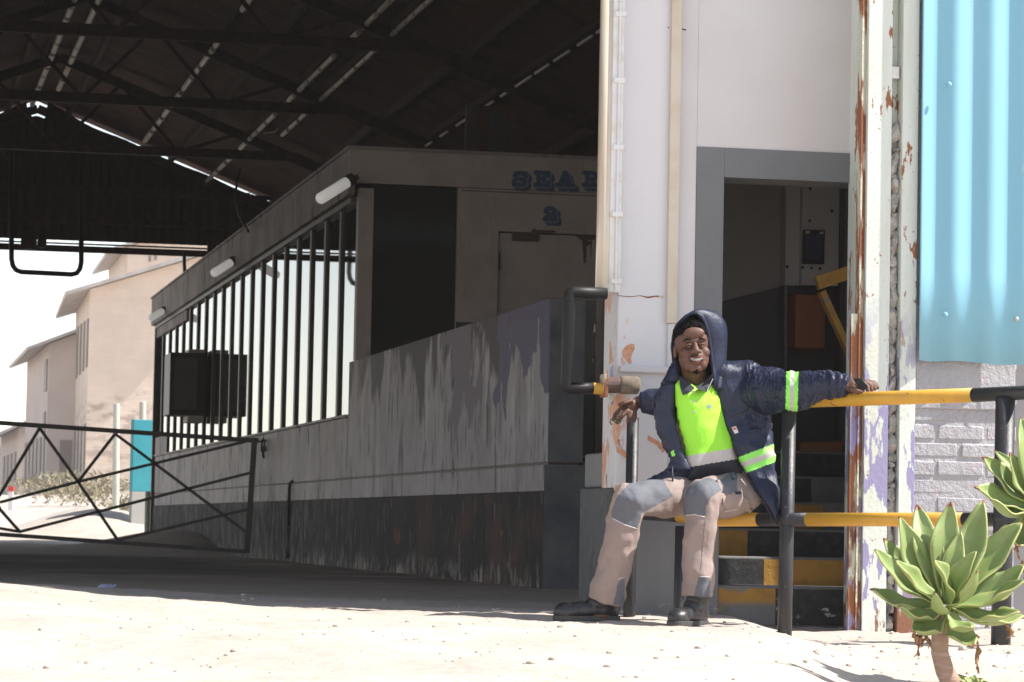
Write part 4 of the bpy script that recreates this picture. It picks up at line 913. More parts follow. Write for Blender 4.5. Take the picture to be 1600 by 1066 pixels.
# ---------------------------------------------------------------- the seated man
def remesh(mb, voxel, smooth=3, dis=None):
    me = me_from('tmp', mb, [], Vector((0, 0, 0)), False); fixn(me)
    o = bpy.data.objects.new('tmp', me); col.objects.link(o)
    r = o.modifiers.new('r', 'REMESH'); r.mode = 'VOXEL'; r.voxel_size = voxel; r.adaptivity = 0
    if smooth: s = o.modifiers.new('s', 'SMOOTH'); s.iterations = smooth; s.factor = .6
    dg = bpy.context.evaluated_depsgraph_get(); dg.update()
    ev = o.evaluated_get(dg); m2 = bpy.data.meshes.new_from_object(ev, depsgraph=dg)
    bpy.data.objects.remove(o); bpy.data.meshes.remove(me)
    n = len(m2.vertices); co = np.empty(n * 3, 'f'); m2.vertices.foreach_get('co', co); co = co.reshape(-1, 3)
    if dis is not None:
        no = np.empty(n * 3, 'f'); m2.vertices.foreach_get('normal', no); no = no.reshape(-1, 3)
        d = np.array([dis(Vector(c)) for c in co.tolist()], 'f'); co = co + no * d[:, None]
        m2.vertices.foreach_set('co', co.ravel()); m2.update()
    return m2
def topx(p):                 # world point -> photo pixel
    d = Vector(p) - CC; z = d.dot(CF); return 800 + FPX * d.dot(CR) / z, 533 - FPX * d.dot(CU) / z
def inpoly(x, y, poly):
    c = False; n = len(poly)
    for i in range(n):
        x0, y0 = poly[i]; x1, y1 = poly[i - 1]
        if (y0 > y) != (y1 > y) and x < (x1 - x0) * (y - y0) / (y1 - y0) + x0: c = not c
    return c
def cloth(name, me, mats, parent, regions=(), label=None):
    org = root_loc(parent)
    for m_ in mats: me.materials.append(m_)
    if regions:
        for p in me.polygons:
            c = p.center; x, y = topx(c)
            for test, mi in regions:
                if test(x, y, c, p.normal): p.material_index = mi
    me.transform(Matrix.Translation(-org)); me.polygons.foreach_set('use_smooth', [True] * len(me.polygons)); me.name = name
    o = bpy.data.objects.new(name, me); col.objects.link(o); o.parent = parent
    if label: o['label'] = label
    return o
def pillow(mb, poly, Y0, t, step=3.0, edge=14.0, tmin=.15):
    """rounded thick panel with the outline poly (photo px); Y0 distance (number or f(x,y)), t half thickness"""
    xs = [p[0] for p in poly]; ys = [p[1] for p in poly]; x0, y0 = min(xs) - step, min(ys) - step
    nx_ = int((max(xs) - x0) / step) + 2; ny_ = int((max(ys) - y0) / step) + 2; idx = {}
    def dist(x, y):
        m_ = 1e9
        for i in range(len(poly)):
            ax, ay = poly[i - 1]; bx, by = poly[i]; dx, dy = bx - ax, by - ay
            s = max(0, min(1, ((x - ax) * dx + (y - ay) * dy) / (dx * dx + dy * dy + 1e-9))); m_ = min(m_, math.hypot(x - ax - s * dx, y - ay - s * dy))
        return m_
    V_ = []
    for j in range(ny_):
        for i in range(nx_):
            x, y = x0 + i * step, y0 + j * step
            if inpoly(x, y, poly):
                d = min(dist(x, y) / edge, 1); th = t * (tmin + (1 - tmin) * math.sqrt(1 - (1 - d) ** 2)); yy = Y0(x, y) if callable(Y0) else Y0
                idx[i, j] = len(V_) // 2; V_ += [at(x, y, yy - th), at(x, y, yy + th)]
    F = []; cells = {(i, j) for (i, j) in idx if (i + 1, j) in idx and (i, j + 1) in idx and (i + 1, j + 1) in idx}
    for (i, j) in cells:
        a, b, c, d = idx[i, j], idx[i + 1, j], idx[i + 1, j + 1], idx[i, j + 1]
        F.append((2 * a, 2 * d, 2 * c, 2 * b)); F.append((2 * a + 1, 2 * b + 1, 2 * c + 1, 2 * d + 1))
        for (p, q, nb) in ((a, b, (i, j - 1)), (b, c, (i + 1, j)), (c, d, (i, j + 1)), (d, a, (i - 1, j))):
            if nb not in cells: F.append((2 * p, 2 * q, 2 * q + 1, 2 * p + 1))
    return mb.add(V_, F)

man = thing('person', 'smiling man in navy hooded jacket, lime shirt and work trousers sitting on the railing', 'person', at(1075, 970, 13.0))
m_skin = mat('dark_brown_skin', (.125, .055, .035), .58, layers=[((.085, .036, .022), 30, .45, .7)], bumps=[(120, .25, .002)], sss=.06)
m_navy = mat('navy_jacket_nylon', (.011, .016, .042), .42, layers=[((.015, .021, .050), 8, .4, .7)], bumps=[((10, 10, 5), .5, .03), (45, .3, .006)], spec=.38)
m_lime = mat('lime_reflective_fabric', (.34, .82, .045), .65, bumps=[((14, 14, 7), .5, .02), (60, .3, .004)])
m_limet = mat('lime_tape', (.27, .80, .12), .5)
m_silver = mat('silver_tape', (.50, .46, .44), .4, bumps=[(60, .2, .003)])
m_trou = mat('grey_brown_work_cotton', (.27, .205, .185), .85, layers=[((.31, .24, .215), 7, .4, .7)], bumps=[(20, .5, .012), (400, .3, .001)])
m_knee = mat('slate_knee_fabric', (.105, .11, .13), .8, layers=[((.13, .135, .15), 8, .4, .7)], bumps=[(20, .5, .012), (400, .3, .001)])
m_pip = mat('pale_piping', (.55, .52, .5), .6)
m_boot = mat('black_boot_leather', (.020, .020, .022), .30, layers=[((.05, .045, .04), 14, .5, .7, [], .6)], bumps=[(40, .3, .004)])
m_sole = mat('boot_sole', (.05, .048, .046), .7); m_dnavy = mat('navy_knit', (.018, .019, .030), .8, bumps=[(150, .4, .002)])

# joints
def J(x, y, Y): return at(x, y, Y)
HIPR, HIPL = J(1090, 772, 13.17), J(1150, 770, 13.17)
KNR, KNL = J(983, 783, 12.86), J(1097, 778, 12.82)
ANR, ANL = J(950, 930, 12.94), J(1089, 930, 12.84)
CH = J(1105, 660, 13.18); NB = J(1088, 612, 13.14); HD = J(1082, 546, 13.05)
SHR, SHL = J(1050, 618, 13.18), J(1160, 606, 13.20)
ELR, WRR = J(1046, 632, 13.40), J(1004, 628, 13.40)
ELL, WRL = J(1240, 611, 12.97), J(1322, 604, 12.79)
# head in its own frame (x right in picture, y away, z up), small tilt
HR = Matrix.Rotation(math.radians(-4), 3, 'Y') @ Matrix.Rotation(math.radians(5), 3, 'Z') @ Matrix.Rotation(math.radians(-2), 3, 'X')
def H(x, y, z): return HD + HR @ Vector((x * .99, y, z * 1.0))
bd = MB()
bd.ell(H(0, .012, .030), (.073, .090, .092), HR, 32, 22); bd.ell(H(0, -.022, -.042), (.064, .068, .066), HR, 28, 20); bd.ell(H(0, -.052, -.086), (.034, .030, .026), HR)
for s in (-1, 1):
    bd.ell(H(s * .038, -.054, -.020), (.028, .024, .026), HR);
    bd.ell(H(s * .0150, -.099, -.020), (.0105, .011, .008), HR, 14, 10); bd.ell(H(s * .076, .004, -.006), (.008, .018, .030), HR, 14, 10)
    bd.ell(H(s * .028, -.052, -.068), (.022, .026, .03), HR)
bd.ell(H(0, -.066, .030), (.050, .018, .010), HR, 24, 12); bd.cone(H(0, -.080, .014), H(0, -.099, -.016), .0095, .0150, 14); bd.ell(H(0, -.082, -.050), (.030, .014, .024), HR, 20, 14)
bd.ell(H(0, -.070, .062), (.046, .018, .026), HR)
bd.cone(H(0, .02, -.05), NB, .052, .058, 20)
# trunk, arms, legs (continuous under the clothes)
bd.ell(CH, (.135, .085, .20), None, 24, 16); bd.cone(J(1100, 700, 13.18), J(1118, 760, 13.18), .115, .12, 20); bd.cone(SHR, SHL, .055, .055, 16)
bd.cone(SHR, ELR, .046, .038); bd.cone(ELR, WRR, .036, .024); bd.cone(SHL, ELL, .048, .038); bd.cone(ELL, WRL, .037, .024)
bd.cone(HIPR, KNR, .075, .052); bd.cone(HIPL, KNL, .075, .052); bd.cone(KNR, ANR, .050, .032); bd.cone(KNL, ANL, .050, .032)
bd.ell(ANR + Vector((-.04, -.01, -.088)), (.05, .018, .010)); bd.ell(ANL + Vector((-.02, -.04, -.088)), (.018, .05, .010))
# right hand (left in the picture): hangs over the post
def chain(pts, rs):
    for i in range(len(pts) - 1): bd.cone(pts[i], pts[i + 1], rs[i], rs[i + 1], 12)
YH = 13.40
chain([J(1006, 627, YH), J(997, 629, YH)], [.026, .028])
bd.ell(J(987, 634, YH - .02), (.034, .020, .030), Matrix.Rotation(.5, 3, 'Y'), 20, 14); bd.ell(J(980, 638, YH - .02), (.026, .016, .026), None, 16, 12)
chain([J(976, 634, YH - .03), J(968, 641, YH - .045), J(961, 648, YH - .05), J(958, 656, YH - .04)], [.0115, .0105, .0095, .008])
chain([J(980, 642, YH - .035), J(972, 650, YH - .05), J(966, 657, YH - .05), J(964, 661, YH - .04)], [.0115, .0105, .0095, .008])
chain([J(986, 645, YH - .035), J(983, 652, YH - .045), J(981, 659, YH - .04)], [.0115, .0105, .0085])
chain([J(992, 645, YH - .03), J(992, 652, YH - .04), J(991, 658, YH - .035)], [.0105, .0095, .008])
chain([J(985, 627, YH - .04), J(975, 630, YH - .055), J(968, 632, YH - .05)], [.012, .011, .009])
# left hand (right in the picture): rests on the rail, fingers over the far side
YL = 12.80
bd.cone(J(1320, 605, YL), J(1332, 604, YL - .01), .026, .027); bd.ell(J(1340, 604, YL - .01), (.034, .030, .020), Matrix.Rotation(.12, 3, 'Y'), 20, 14)
chain([J(1331, 608, YL - .04), J(1339, 611.5, YL - .05), J(1346, 612.5, YL - .05)], [.013, .0125, .010])
for k, (x1, y1, x2, y2, x3, y3) in enumerate([(1349, 602, 1355, 606, 1357, 612), (1352, 599, 1360, 602, 1362, 610), (1354, 598, 1364, 600, 1367, 608), (1356, 598, 1367, 599, 1371, 606)]):
    dy = -.03 + k * .018
    chain([J(1343, 601, YL + dy), J(x1, y1 - 1, YL + dy), J(x2, y2, YL + dy), J(x3, y3, YL + dy - .005)], [.012, .0115, .0105, .009])
bme = remesh(bd, .0028, 6)
cloth('body', bme, [m_skin], man)
# eyes, brows, mouth
def fpart(name, mb, m_, label=None): return part(name, mb, m_, man, smooth=True)
m_eye = mat('eye', (.16, .13, .12), .45); m_iris = mat('dark_iris', (.015, .008, .006), .5); m_hair = mat('black_hair', (.006, .005, .005), .95, spec=.1, bumps=[(220, 1, .006)])
m_lip = mat('lips', (.15, .058, .045), .75, spec=.2); m_teeth = mat('teeth', (.40, .37, .33), .6, spec=.2); m_mouth = mat('mouth_dark', (.02, .006, .006), .6)
for s in (-1, 1):
    fpart('eye', MB().ell(H(s * .029, -.0735, .009), (.0125, .006, .0030), HR, 16, 10), m_eye); fpart('iris', MB().ell(H(s * .029, -.0785, .009), (.0052, .002, .0030), HR, 12, 8), m_iris)
    lid = MB(); lid.tube([H(s * (.029 - .016), -.0775, .008), H(s * (.029 - .007), -.0815, .0135), H(s * (.029 + .007), -.0800, .0135), H(s * (.029 + .017), -.0715, .007)], [.0025, .0044, .0044, .002], 8); fpart('eyelid', lid, m_skin)
    l2 = MB(); l2.tube([H(s * (.029 - .014), -.0775, .006), H(s * (.029 + .0), -.0820, .0035), H(s * (.029 + .015), -.0725, .006)], [.002, .003, .002], 8); fpart('eyelid', l2, m_skin)
    br = MB(); br.tube([H(s * .015, -.0850, .034), H(s * .027, -.0830, .037), H(s * .040, -.0770, .035), H(s * .050, -.068, .029)], [.0022, .003, .0028, .0015], 8); fpart('eyebrow', br, m_hair)
fpart('mouth', MB().ell(H(0, -.0925, -.0535), (.0300, .006, .0120), HR, 20, 12), m_mouth)
tm = MB()
for k in range(9):
    x = (k - 4) * .0055; tm.ell(H(x, -.0995 + abs(x) * .24, -.0545 + abs(x) * .22), (.0031, .003, .0068), HR, 8, 8)
fpart('teeth', tm, m_teeth)
def arc(z0, z1, y0, r, zc_=0): return [H(-.034, -.0800, z0), H(-.018, y0 + .004, (z0 + z1) / 2 - .001), H(0, y0, z1), H(.018, y0 + .004, (z0 + z1) / 2 - .001), H(.034, -.0800, z0)]
fpart('lip', MB().tube(arc(-.0405, -.0430, -.100, 0), [.002, .0036, .0040, .0036, .002], 10), m_lip)
fpart('lip', MB().tube(arc(-.0420, -.0700, -.098, 0), [.002, .0036, .0042, .0036, .002], 10), m_lip)
bm2 = MB(); 
for k in range(150): 
    a = rnd.uniform(-1, 1); bm2.ell(H(a * .036, -.079 + abs(a) * .026 + rnd.uniform(-.002, .001), -.088 - rnd.random() * .024 + abs(a) * .016), (.0035, .003, .0035), HR, 6, 5)
for k in range(24): a = rnd.uniform(-1, 1); bm2.ell(H(a * .022, -.0965 + abs(a) * .006, -.0375), (.0045, .0018, .0022), HR, 6, 5)
fpart('beard', bm2, m_hair)
hm = MB(); hm.ell(H(0, .020, .058), (.074, .086, .074), HR, 36, 24)
for k in range(900):
    th = rnd.random() * 2 * PI; ph = rnd.random() * 1.5
    hm.ell(H(.077 * math.sin(ph) * math.cos(th), .016 + .088 * math.sin(ph) * math.sin(th), .058 + .080 * math.cos(ph)), (.006, .006, .006), HR, 6, 5)
hm.v = [p for p in hm.v]
hme = remesh(hm, .0032, 0)
bmh = bmesh.new(); bmh.from_mesh(hme)
fz = [v for v in bmh.verts if (HR.transposed() @ (v.co - HD)).z < .062 + .25 * (-(HR.transposed() @ (v.co - HD)).y - .06) and (HR.transposed() @ (v.co - HD)).y < -.02]
bmesh.ops.delete(bmh, geom=fz, context='VERTS'); bmh.to_mesh(hme); bmh.free()
cloth('hair', hme, [m_hair], man)

# shirt
def wr(amp, sx, sz, seed=0, ridge=True):
    def f(c):
        n = noise.noise(Vector((c.x * sx + seed, c.y * sx * .6, c.z * sz + seed * 2)))
        v = (1 - abs(n) * 2.4) if ridge else n
        return amp * (v - .45) + amp * .5 * noise.noise(Vector((c.x * 24 + seed, c.y * 24, c.z * 24)))
    return f
sb = MB()
def ysh(x, y): return 13.105 + (x - 1100) * .0009 + (y - 660) * .0001
pillow(sb, [(1052, 600), (1064, 590), (1090, 603), (1110, 588), (1120, 604), (1136, 650), (1156, 700), (1168, 752), (1072, 754), (1068, 700), (1056, 650)], ysh, .105, 3, 45, .2)
sb.tube([H(-.03, .0, -.11), H(-.03, .0, -.112)], .001, 6)
sme = remesh(sb, .0042, 4, wr(.0035, 7, 11, 3))
def band(y0, y1, k): return lambda x, y, c, n: y0 <= y + (x - 1112) * k <= y1
cloth('shirt', sme, [m_lime, m_silver, m_dnavy], man, [(lambda x, y, c, n: y + (x - 1112) * .17 > 724, 2), (band(706, 724, .17), 1)])
from mathutils.bvhtree import BVHTree
def bvh(me_, org): 
    return BVHTree.FromPolygons([v.co + org for v in me_.vertices], [tuple(p.vertices) for p in me_.polygons])
ORG = root_loc(man); tS = bvh(sme, ORG)
def hit(t_, x, y):
    d = ray(x, y).normalized(); h = t_.ray_cast(CC, d); return h[0] if h[0] else at(x, y, 13.0)
for poly in ([(1061, 588), (1067, 590), (1086, 606), (1079, 613), (1067, 618), (1063, 606)], [(1114, 583), (1116, 596), (1104, 613), (1093, 609), (1087, 606), (1101, 596)]):
    part('collar', MB().prism([at(x, y, min(hit(tS, x, min(y + 8, 622)).y, 13.07) - .014 - (.012 if y > 600 else 0)) for x, y in poly], (0, .010, 0)), m_dnavy, man, bevel=.003)
part('collar_stripe', MB().tube([at(1065.5, 600, 13.00), at(1068.5, 615, 12.995)], .0018, 6).tube([at(1114, 592, 13.00), at(1105, 610, 12.995)], .0018, 6), m_pip, man)
for x, y in ((1082.5, 612.5), (1083.5, 627.5), (1084.5, 643.5)):
    p = hit(tS, x, y); part('button', MB().tube([p + Vector((0, .002, 0)), p - Vector((0, .003, 0))], .0055, 12), m_silver, man)
lg = [hit(tS, x, y) - Vector((0, .002, 0)) for x, y in ((1104, 634), (1107, 631), (1109, 633), (1112, 632), (1112, 636), (1109, 640), (1106, 638))]
part('chest_logo', MB().prism(lg, (0, .003, 0)), mat('grey_logo', (.22, .27, .24), .6), man)

# trousers
tb = MB()
tb.cone(HIPR + Vector((0, 0, .005)), HIPL, .108, .108, 20); tb.cone(HIPR, KNR + Vector((0, 0, .0)), .094, .074, 24); tb.cone(HIPL, KNL, .096, .076, 24)
HMR = J(947, 938, 12.95); HML = J(1089, 932, 12.82)
def shank(k, h, r0_, r1_):
    n = 6; pts = [k.lerp(h, i / n) for i in range(n + 1)]; tb.tube(pts, [r0_ + (r1_ - r0_) * i / n for i in range(n + 1)], 24); tb.ell(k, (r0_,) * 3)
shank(KNR, HMR, .070, .074); shank(KNL, HML, .073, .064)
tb.cone(J(1118, 752, 13.18), J(1112, 742, 13.18), .118, .112, 20); tb.ell(J(1168, 778, 13.12), (.062, .085, .06))
tm_ = remesh(tb, .0045, 5, wr(.0105, 9, 7, 8))
kneeR = [(955, 800), (962, 780), (985, 752), (1010, 738), (1032, 742), (1052, 776), (1022, 792), (1003, 802), (996, 826), (976, 820), (956, 810)]
kneeL = [(1068, 805), (1067, 780), (1074, 762), (1088, 752), (1108, 746), (1122, 752), (1128, 766), (1112, 776), (1104, 790), (1102, 806), (1085, 804)]
cuffL = [(1092, 900), (1110, 902), (1108, 945), (1084, 932)]; cuffR = [(966, 910), (976, 902), (976, 945), (958, 945)]
dk = [(1124, 752), (1140, 738), (1152, 740), (1152, 768), (1140, 773), (1131, 768)]
inp = lambda poly: (lambda x, y, c, n: inpoly(x, y, poly) and n.y < .35)
cloth('trousers', tm_, [m_trou, m_knee], man, [(inp(kneeR), 1), (inp(kneeL), 1), (inp(cuffL), 1), (inp(cuffR), 1), (inp(dk), 1)])
tT = bvh(tm_, ORG)
def seam(pts, r, m_, name='seam', t_=None):
    P = []
    for i in range(len(pts) - 1):
        for k in range(5):
            f = k / 5; P.append((pts[i][0] * (1 - f) + pts[i + 1][0] * f, pts[i][1] * (1 - f) + pts[i + 1][1] * f))
    P.append(pts[-1]); Q = [hit(t_ or tT, x, y) for x, y in P]; Q = [q for q in Q]
    part(name, MB().tube(Q, r, 6), m_, man, smooth=True)
seam([(957, 810), (976, 820), (997, 827)], .0022, m_pip, 'piping'); seam([(1069, 806), (1085, 804), (1101, 808)], .0022, m_pip, 'piping')
seam([(1102, 808), (1098, 850), (1094, 900)], .0014, m_knee); seam([(1132, 800), (1150, 796), (1164, 794), (1172, 800)], .002, m_pip, 'piping'); seam([(966, 905), (976, 902)], .002, m_pip, 'piping'); seam([(1092, 901), (1109, 902)], .002, m_pip, 'piping')
seam([(1152, 770), (1160, 780), (1168, 792), (1176, 796)], .003, m_dnavy, 'pocket_zip')
pk = MB(); pillow(pk, [(1126, 776), (1136, 770), (1158, 768), (1172, 780), (1176, 796), (1168, 802), (1150, 796), (1130, 800)], lambda x, y: hit(tT, x, y).y - .004, .012, 3, 8)
pm_ = remesh(pk, .005, 2, wr(.003, 10, 10, 5)); cloth('cargo_pocket', pm_, [m_trou], man)
for poly in ([(1117, 752), (1122, 748), (1130, 762), (1134, 772), (1128, 770)], [(1141, 741), (1150, 739), (1152, 748), (1144, 750)], [(1148, 768), (1158, 768), (1160, 774), (1150, 775)]):
    part('pocket_flap', MB().prism([hit(tT, x, y) - Vector((0, .004, 0)) for x, y in poly], (0, .004, 0)), m_dnavy, man)

# boots
def boot(name, heel, toe, ank, wd, gzv, lab):
    b_ = MB(); heel = Vector(heel); toe = Vector(toe); d = toe - heel; d.z = 0; L_ = d.length; d.normalize(); s_ = Vector((0, 0, 1)).cross(d); R = Matrix((d, s_, Vector((0, 0, 1)))).transposed()
    g = gzv
    b_.ell(heel + d * .045 + Vector((0, 0, g + .045 - heel.z)), (.050, wd * .80, .046), R); b_.ell(heel + d * (L_ - .055) + Vector((0, 0, g + .038 - heel.z)), (.060, wd, .041), R)
    b_.cone(heel + d * .07 + Vector((0, 0, g + .05 - heel.z)), heel + d * (L_ - .08) + Vector((0, 0, g + .044 - heel.z)), wd * .98, wd * .84); b_.cone(heel + d * .055 + Vector((0, 0, g + .06 - heel.z)), ank, wd * 1.02, .050)
    b_.cone(heel + d * .10 + Vector((0, 0, g + .075 - heel.z)), heel + d * .05 + Vector((0, 0, g + .10 - heel.z)), .046, .046)
    me_ = remesh(b_, .004, 4, wr(.0022, 12, 12, 2))
    for v in me_.vertices: v.co.z = max(v.co.z, g + .016)
    cloth(name, me_, [m_boot], man, label=lab)
    sl = MB(); pts = []
    for k in range(28):
        a = 2 * PI * k / 28; f = math.cos(a); ww = wd * (1.0 if f > 0 else .86); x = (L_ / 2 + .006) * (1 if f > 0 else 1) * f
        pts.append(heel + d * (L_ / 2 + (abs(f) ** .75) * math.copysign(L_ / 2 + .004, f)) + s_ * (ww + .004) * math.copysign(abs(math.sin(a)) ** .62, math.sin(a)) + Vector((0, 0, g - heel.z + .002)))
    sl.prism(pts, (0, 0, .022)); so = part('boot_sole', sl, m_sole, man, bevel=.003)
    tr = MB()
    for k in range(9):
        c = heel + d * (L_ * (.06 + k * .11)); c.z = g + .004
        tr.hexa([c + d * x + s_ * y + Vector((0, 0, z)) for z in (-.012, .004) for x, y in ((-.008, -wd * 1.02), (.008, -wd * 1.02), (.008, wd * 1.02), (-.008, wd * 1.02))])
    part('tread', tr, m_sole, man)
bh, bt_ = at(967, 955, 12.98), at(866, 960, 12.90); gR = at(915, 971, 12.94).z
boot('boot', bh, bt_, J(951, 925, 12.94), .043, gR, 'black work boot in side view, in the shade')
bh, bt_ = at(1101, 955, 12.90), at(1050, 965, 12.67); gL = at(1072, 979, 12.78).z
boot('boot', bh, bt_, J(1089, 925, 12.82), .044, gL, 'black work boot pointing at the camera, catching the sun')

# jacket: sleeves, back, two open fronts
jb = MB()
jb.cone(SHL + Vector((-.02, 0, -.01)), J(1205, 611, 13.08), .098, .100, 24); jb.cone(J(1205, 613, 13.08), J(1250, 611, 12.95), .094, .080, 24); jb.cone(J(1250, 610, 12.95), J(1300, 602, 12.84), .078, .060, 24)
jb.tube([J(1296, 602, 12.85), J(1316, 603, 12.80), J(1324, 604, 12.79)], [.058, .050, .043], 20)
jb.cone(SHR + Vector((.02, .02, -.02)), ELR, .078, .070, 20); jb.cone(ELR, J(1018, 627, 13.40), .070, .056, 20); jb.tube([J(1020, 627, 13.40), J(1002, 629, 13.40)], [.055, .043], 20)
pillow(jb, [(1050, 588), (1075, 572), (1110, 566), (1150, 568), (1175, 578), (1200, 610), (1206, 660), (1210, 740), (1212, 775), (1120, 765), (1060, 750), (1035, 690), (1026, 640), (1036, 600)], 13.30, .075, 4, 40)
YA = lambda x, y: 13.05 + .0006 * (1050 - x) + (.05 if y < 600 else 0) + (y > 735) * (.02)
pillow(jb, [(1058, 556), (1063, 574), (1064, 590), (1058, 610), (1053, 640), (1057, 668), (1066, 700), (1076, 722), (1083, 740), (1066, 752), (1050, 757), (1025, 762), (1002, 764), (1001, 756), (1018, 744), (1040, 730), (1046, 716), (1036, 700), (1024, 670), (1020, 645), (1025, 620), (1035, 595), (1046, 572)], YA, .042, 3, 16)
YB_ = lambda x, y: 13.10 - .04 * sstep(y, 640, 720) + .0004 * (x - 1110) - .08 * sstep(y, 730, 800)
pillow(jb, [(1112, 566), (1130, 566), (1160, 570), (1185, 585), (1202, 620), (1207, 660), (1210, 700), (1217, 760), (1222, 812), (1216, 829), (1208, 818), (1196, 792), (1180, 766), (1164, 742), (1152, 718), (1142, 690), (1130, 660), (1119, 632), (1112, 606), (1109, 585)], YB_, .042, 3, 18)
jb.cone(J(1128, 584, 13.14), J(1165, 588, 13.15), .050, .072, 20)
def jw(c):
    x, y = topx(c); v = 0
    if x > 1165 and y < 670: v = wr(.0095, 3.2 if x > 1225 else 3.0, 1.2, 1)(Vector((c.x * 5.5, c.y * 2, c.z * 2.2)))
    else: v = wr(.0085, 6, 5, 6)(c)
    if x > 1290 and y < 640: v += .003 * math.sin(c.x * 190 + 2 * noise.noise(c * 30))
    return v
jme = remesh(jb, .0045, 4, jw)
sleeve = lambda x, y, c, n: 1228 <= x + (y - 608) * .03 <= 1247 and y < 660
slv_s = lambda x, y, c, n: 1234.5 <= x + (y - 608) * .03 <= 1240.5 and y < 660
lo = lambda a, b: (lambda x, y, c, n: x > 1150 and a <= y + (x - 1182) * .38 <= b and y > 680 and x < 1225)
ar1 = lambda x, y, c, n: inpoly(x, y, [(1048, 706), (1053, 703), (1055, 712), (1050, 714)]) and n.y < 0
cloth('jacket', jme, [m_navy, m_limet, m_silver], man, [(sleeve, 1), (slv_s, 2), (lo(704, 733), 1), (lo(714, 723), 2), (ar1, 1)])
tJ = bvh(jme, ORG)
lab = [hit(tJ, x, y) - Vector((0, .003, 0)) for x, y in ((1143, 668), (1150, 666), (1154, 676), (1148, 678))]
part('jacket_tag', MB().prism(lab, (0, .003, 0)), mat('white_tag', (.7, .6, .62), .5), man)
lab = [hit(tJ, x, y) - Vector((0, .0045, 0)) for x, y in ((1145, 669), (1150, 668), (1151, 671), (1146, 672))]
part('tag_print', MB().prism(lab, (0, .001, 0)), mat('red_print', (.5, .08, .12), .5), man)
seam([(1112, 606), (1121, 634), (1132, 662), (1144, 692), (1154, 718), (1166, 743), (1182, 767), (1197, 792), (1209, 816)], .003, m_dnavy, 'zip', tJ)
seam([(1063, 592), (1056, 615), (1054, 642), (1058, 668), (1067, 700), (1078, 724)], .003, m_dnavy, 'zip', tJ)
part('drawstring', MB().tube([at(1050, 728, 12.975), at(1051, 750, 12.965), at(1049, 770, 12.96), at(1050, 782, 12.96)], .004, 8), m_navy, man, smooth=True)
seam([(1128, 638), (1140, 652), (1160, 645), (1178, 632)], .002, m_dnavy, 'pocket_seam', tJ)
seam([(1196, 734), (1200, 752), (1207, 772)], .002, m_dnavy, 'pocket_seam', tJ)
# hood
def arcR(pts, n=30):
    P = [J(*q) for q in pts]; L = [0]
    for a, b in zip(P[:-1], P[1:]): L.append(L[-1] + (b - a).length)
    out = []
    for k in range(n + 1):
        s = L[-1] * k / n; i = max(0, min(len(P) - 2, next((q for q in range(len(P) - 1) if L[q + 1] >= s), len(P) - 2))); t = (s - L[i]) / max(L[i + 1] - L[i], 1e-6)
        p0, p1, p2, p3 = P[max(i - 1, 0)], P[i], P[i + 1], P[min(i + 2, len(P) - 1)]
        out.append(.5 * ((2 * p1) + (p2 - p0) * t + (2 * p0 - 5 * p1 + 4 * p2 - p3) * t * t + (3 * p1 - p0 - 3 * p2 + p3) * t ** 3))
    return out
rg = [arcR([(1060, 596, 13.10), (1053, 575, 13.13), (1050, 550, 13.12), (1051, 527, 13.08), (1058, 507, 13.03), (1071, 494, 13.01), (1087, 489, 13.01), (1099, 499, 13.02), (1106, 520, 13.03), (1110, 545, 13.04), (1113, 570, 13.04), (1116, 592, 13.03), (1117, 606, 13.04)]),
      arcR([(1058, 600, 13.13), (1051, 578, 13.16), (1048.5, 552, 13.16), (1050, 524, 13.12), (1060, 500, 13.06), (1078, 487, 13.02), (1098, 481, 13.03), (1115, 490, 13.04), (1124, 514, 13.04), (1125, 542, 13.05), (1124, 568, 13.05), (1120, 590, 13.05), (1120, 606, 13.05)]),
      arcR([(1058, 602, 13.17), (1052, 580, 13.21), (1050, 552, 13.22), (1054, 522, 13.19), (1066, 498, 13.13), (1085, 485, 13.08), (1107, 480, 13.08), (1128, 489, 13.09), (1140, 511, 13.10), (1142, 538, 13.10), (1139, 563, 13.10), (1132, 586, 13.08), (1124, 606, 13.10)]),
      arcR([(1062, 606, 13.22), (1058, 582, 13.26), (1058, 555, 13.28), (1064, 528, 13.26), (1076, 507, 13.22), (1092, 494, 13.18), (1108, 489, 13.16), (1122, 495, 13.15), (1131, 513, 13.15), (1134, 536, 13.16), (1131, 562, 13.16), (1126, 586, 13.17), (1122, 608, 13.18)]),
      arcR([(1075, 608, 13.28), (1074, 588, 13.31), (1076, 562, 13.33), (1082, 540, 13.32), (1089, 524, 13.30), (1098, 514, 13.28), (1106, 510, 13.27), (1113, 515, 13.26), (1117, 528, 13.26), (1119, 545, 13.26), (1117, 566, 13.26), (1114, 588, 13.26), (1110, 608, 13.26)]),
      arcR([(1092, 610, 13.30), (1092, 598, 13.33), (1093, 585, 13.345), (1094, 572, 13.345), (1095, 562, 13.34), (1097, 556, 13.34), (1099, 553, 13.33), (1101, 556, 13.33), (1102, 562, 13.33), (1102, 572, 13.33), (1101, 585, 13.32), (1100, 598, 13.31), (1098, 610, 13.29)])]
hv = []; n = len(rg[0])
for q, r_ in enumerate(rg):
    for k, p_ in enumerate(r_):
        wv = math.sin(k * .9 + q * 1.3) * .0035 + noise.noise(p_ * 15) * .016
        hv.append(p_ + (p_ - HD).normalized() * (wv if q else wv * .4))
hb = MB().add(hv, [(q * n + k, q * n + k + 1, (q + 1) * n + k + 1, (q + 1) * n + k) for q in range(len(rg) - 1) for k in range(n - 1)])
ho_ = part('hood', hb, m_navy, man, smooth=True)
md = ho_.modifiers.new('s', 'SOLIDIFY'); md.thickness = .012; md.offset = -1 
md = ho_.modifiers.new('u', 'SUBSURF'); md.levels = 1; md.render_levels = 1
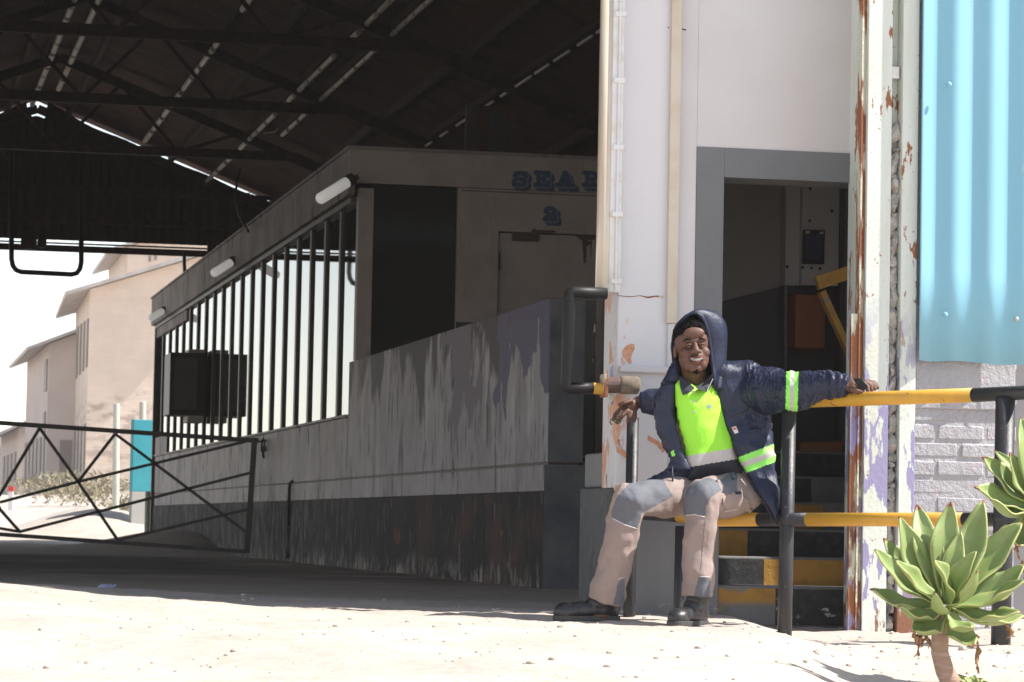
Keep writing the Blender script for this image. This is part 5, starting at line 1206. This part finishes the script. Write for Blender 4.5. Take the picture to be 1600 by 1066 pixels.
part('hood_rim', MB().tube([p_ + Vector((0, -.002, 0)) for p_ in rg[0]], [.004 + .005 * sstep(k, 12, 20) + .0012 * math.sin(k * 2.3) for k in range(n)], 10), m_navy, man, smooth=True)
nk = MB(); nk.tube([J(1056, 580, 13.18), J(1054, 598, 13.13), J(1051, 615, 13.09)], [.018, .024, .024], 16); nk.tube([J(1125, 575, 13.10), J(1123, 592, 13.08), J(1121, 610, 13.06)], [.016, .022, .020], 16)
nk.tube([J(1062, 598, 13.24), J(1090, 604, 13.30), J(1122, 596, 13.22)], [.03, .05, .03], 16)
cloth('hood_collar', remesh(nk, .005, 4, wr(.004, 8, 8, 1)), [m_navy], man)
# things in his hands
t = thing('phone', 'black mobile phone held in the hand resting on the yellow rail', 'phone', J(1345, 601, YL - .05))
c4 = [(1334, 591.5), (1345, 591.5), (1357, 604), (1350, 610.5), (1336, 598)]
part('body', MB().prism([J(x, y, YL - .058) for x, y in c4], (.0, .016, .003)), m_blackp, t, bevel=.003)
solo('key_ring', MB().tube([J(966, 652, YH - .07), J(960, 657, YH - .07), J(955, 655, YH - .07), J(953, 660, YH - .07), J(956, 664, YH - .065)], .0028, 8).tube([J(972, 641, YH - .07), J(966, 650, YH - .075), J(957, 658, YH - .07)], .0025, 8).tube([J(974, 655, YH - .06), J(968, 661, YH - .06), J(960, 659, YH - .06)], .0032, 8),
     mat('olive_lanyard', (.10, .095, .07), .7, spec=.2), 'olive grey lanyard loop dangling from the fingers of the hand on the left', 'lanyard', smooth=True)
# ---------------------------------------------------------------- dusty air over the whole place
hz = MB().box(-160, 160, -8, 215, -2.5, 27)
m_h = bpy.data.materials.new('dusty_air'); m_h.use_nodes = True; t_ = m_h.node_tree; t_.nodes.remove(t_.nodes['Principled BSDF'])
pv = t_.nodes.new('ShaderNodeVolumePrincipled'); pv.inputs['Color'].default_value = (.97, .90, .83, 1); pv.inputs['Density'].default_value = .0007; pv.inputs['Anisotropy'].default_value = 0.0
t_.links.new(pv.outputs[0], t_.nodes['Material Output'].inputs['Volume'])
ho = part('haze', hz, m_h, kind='stuff')
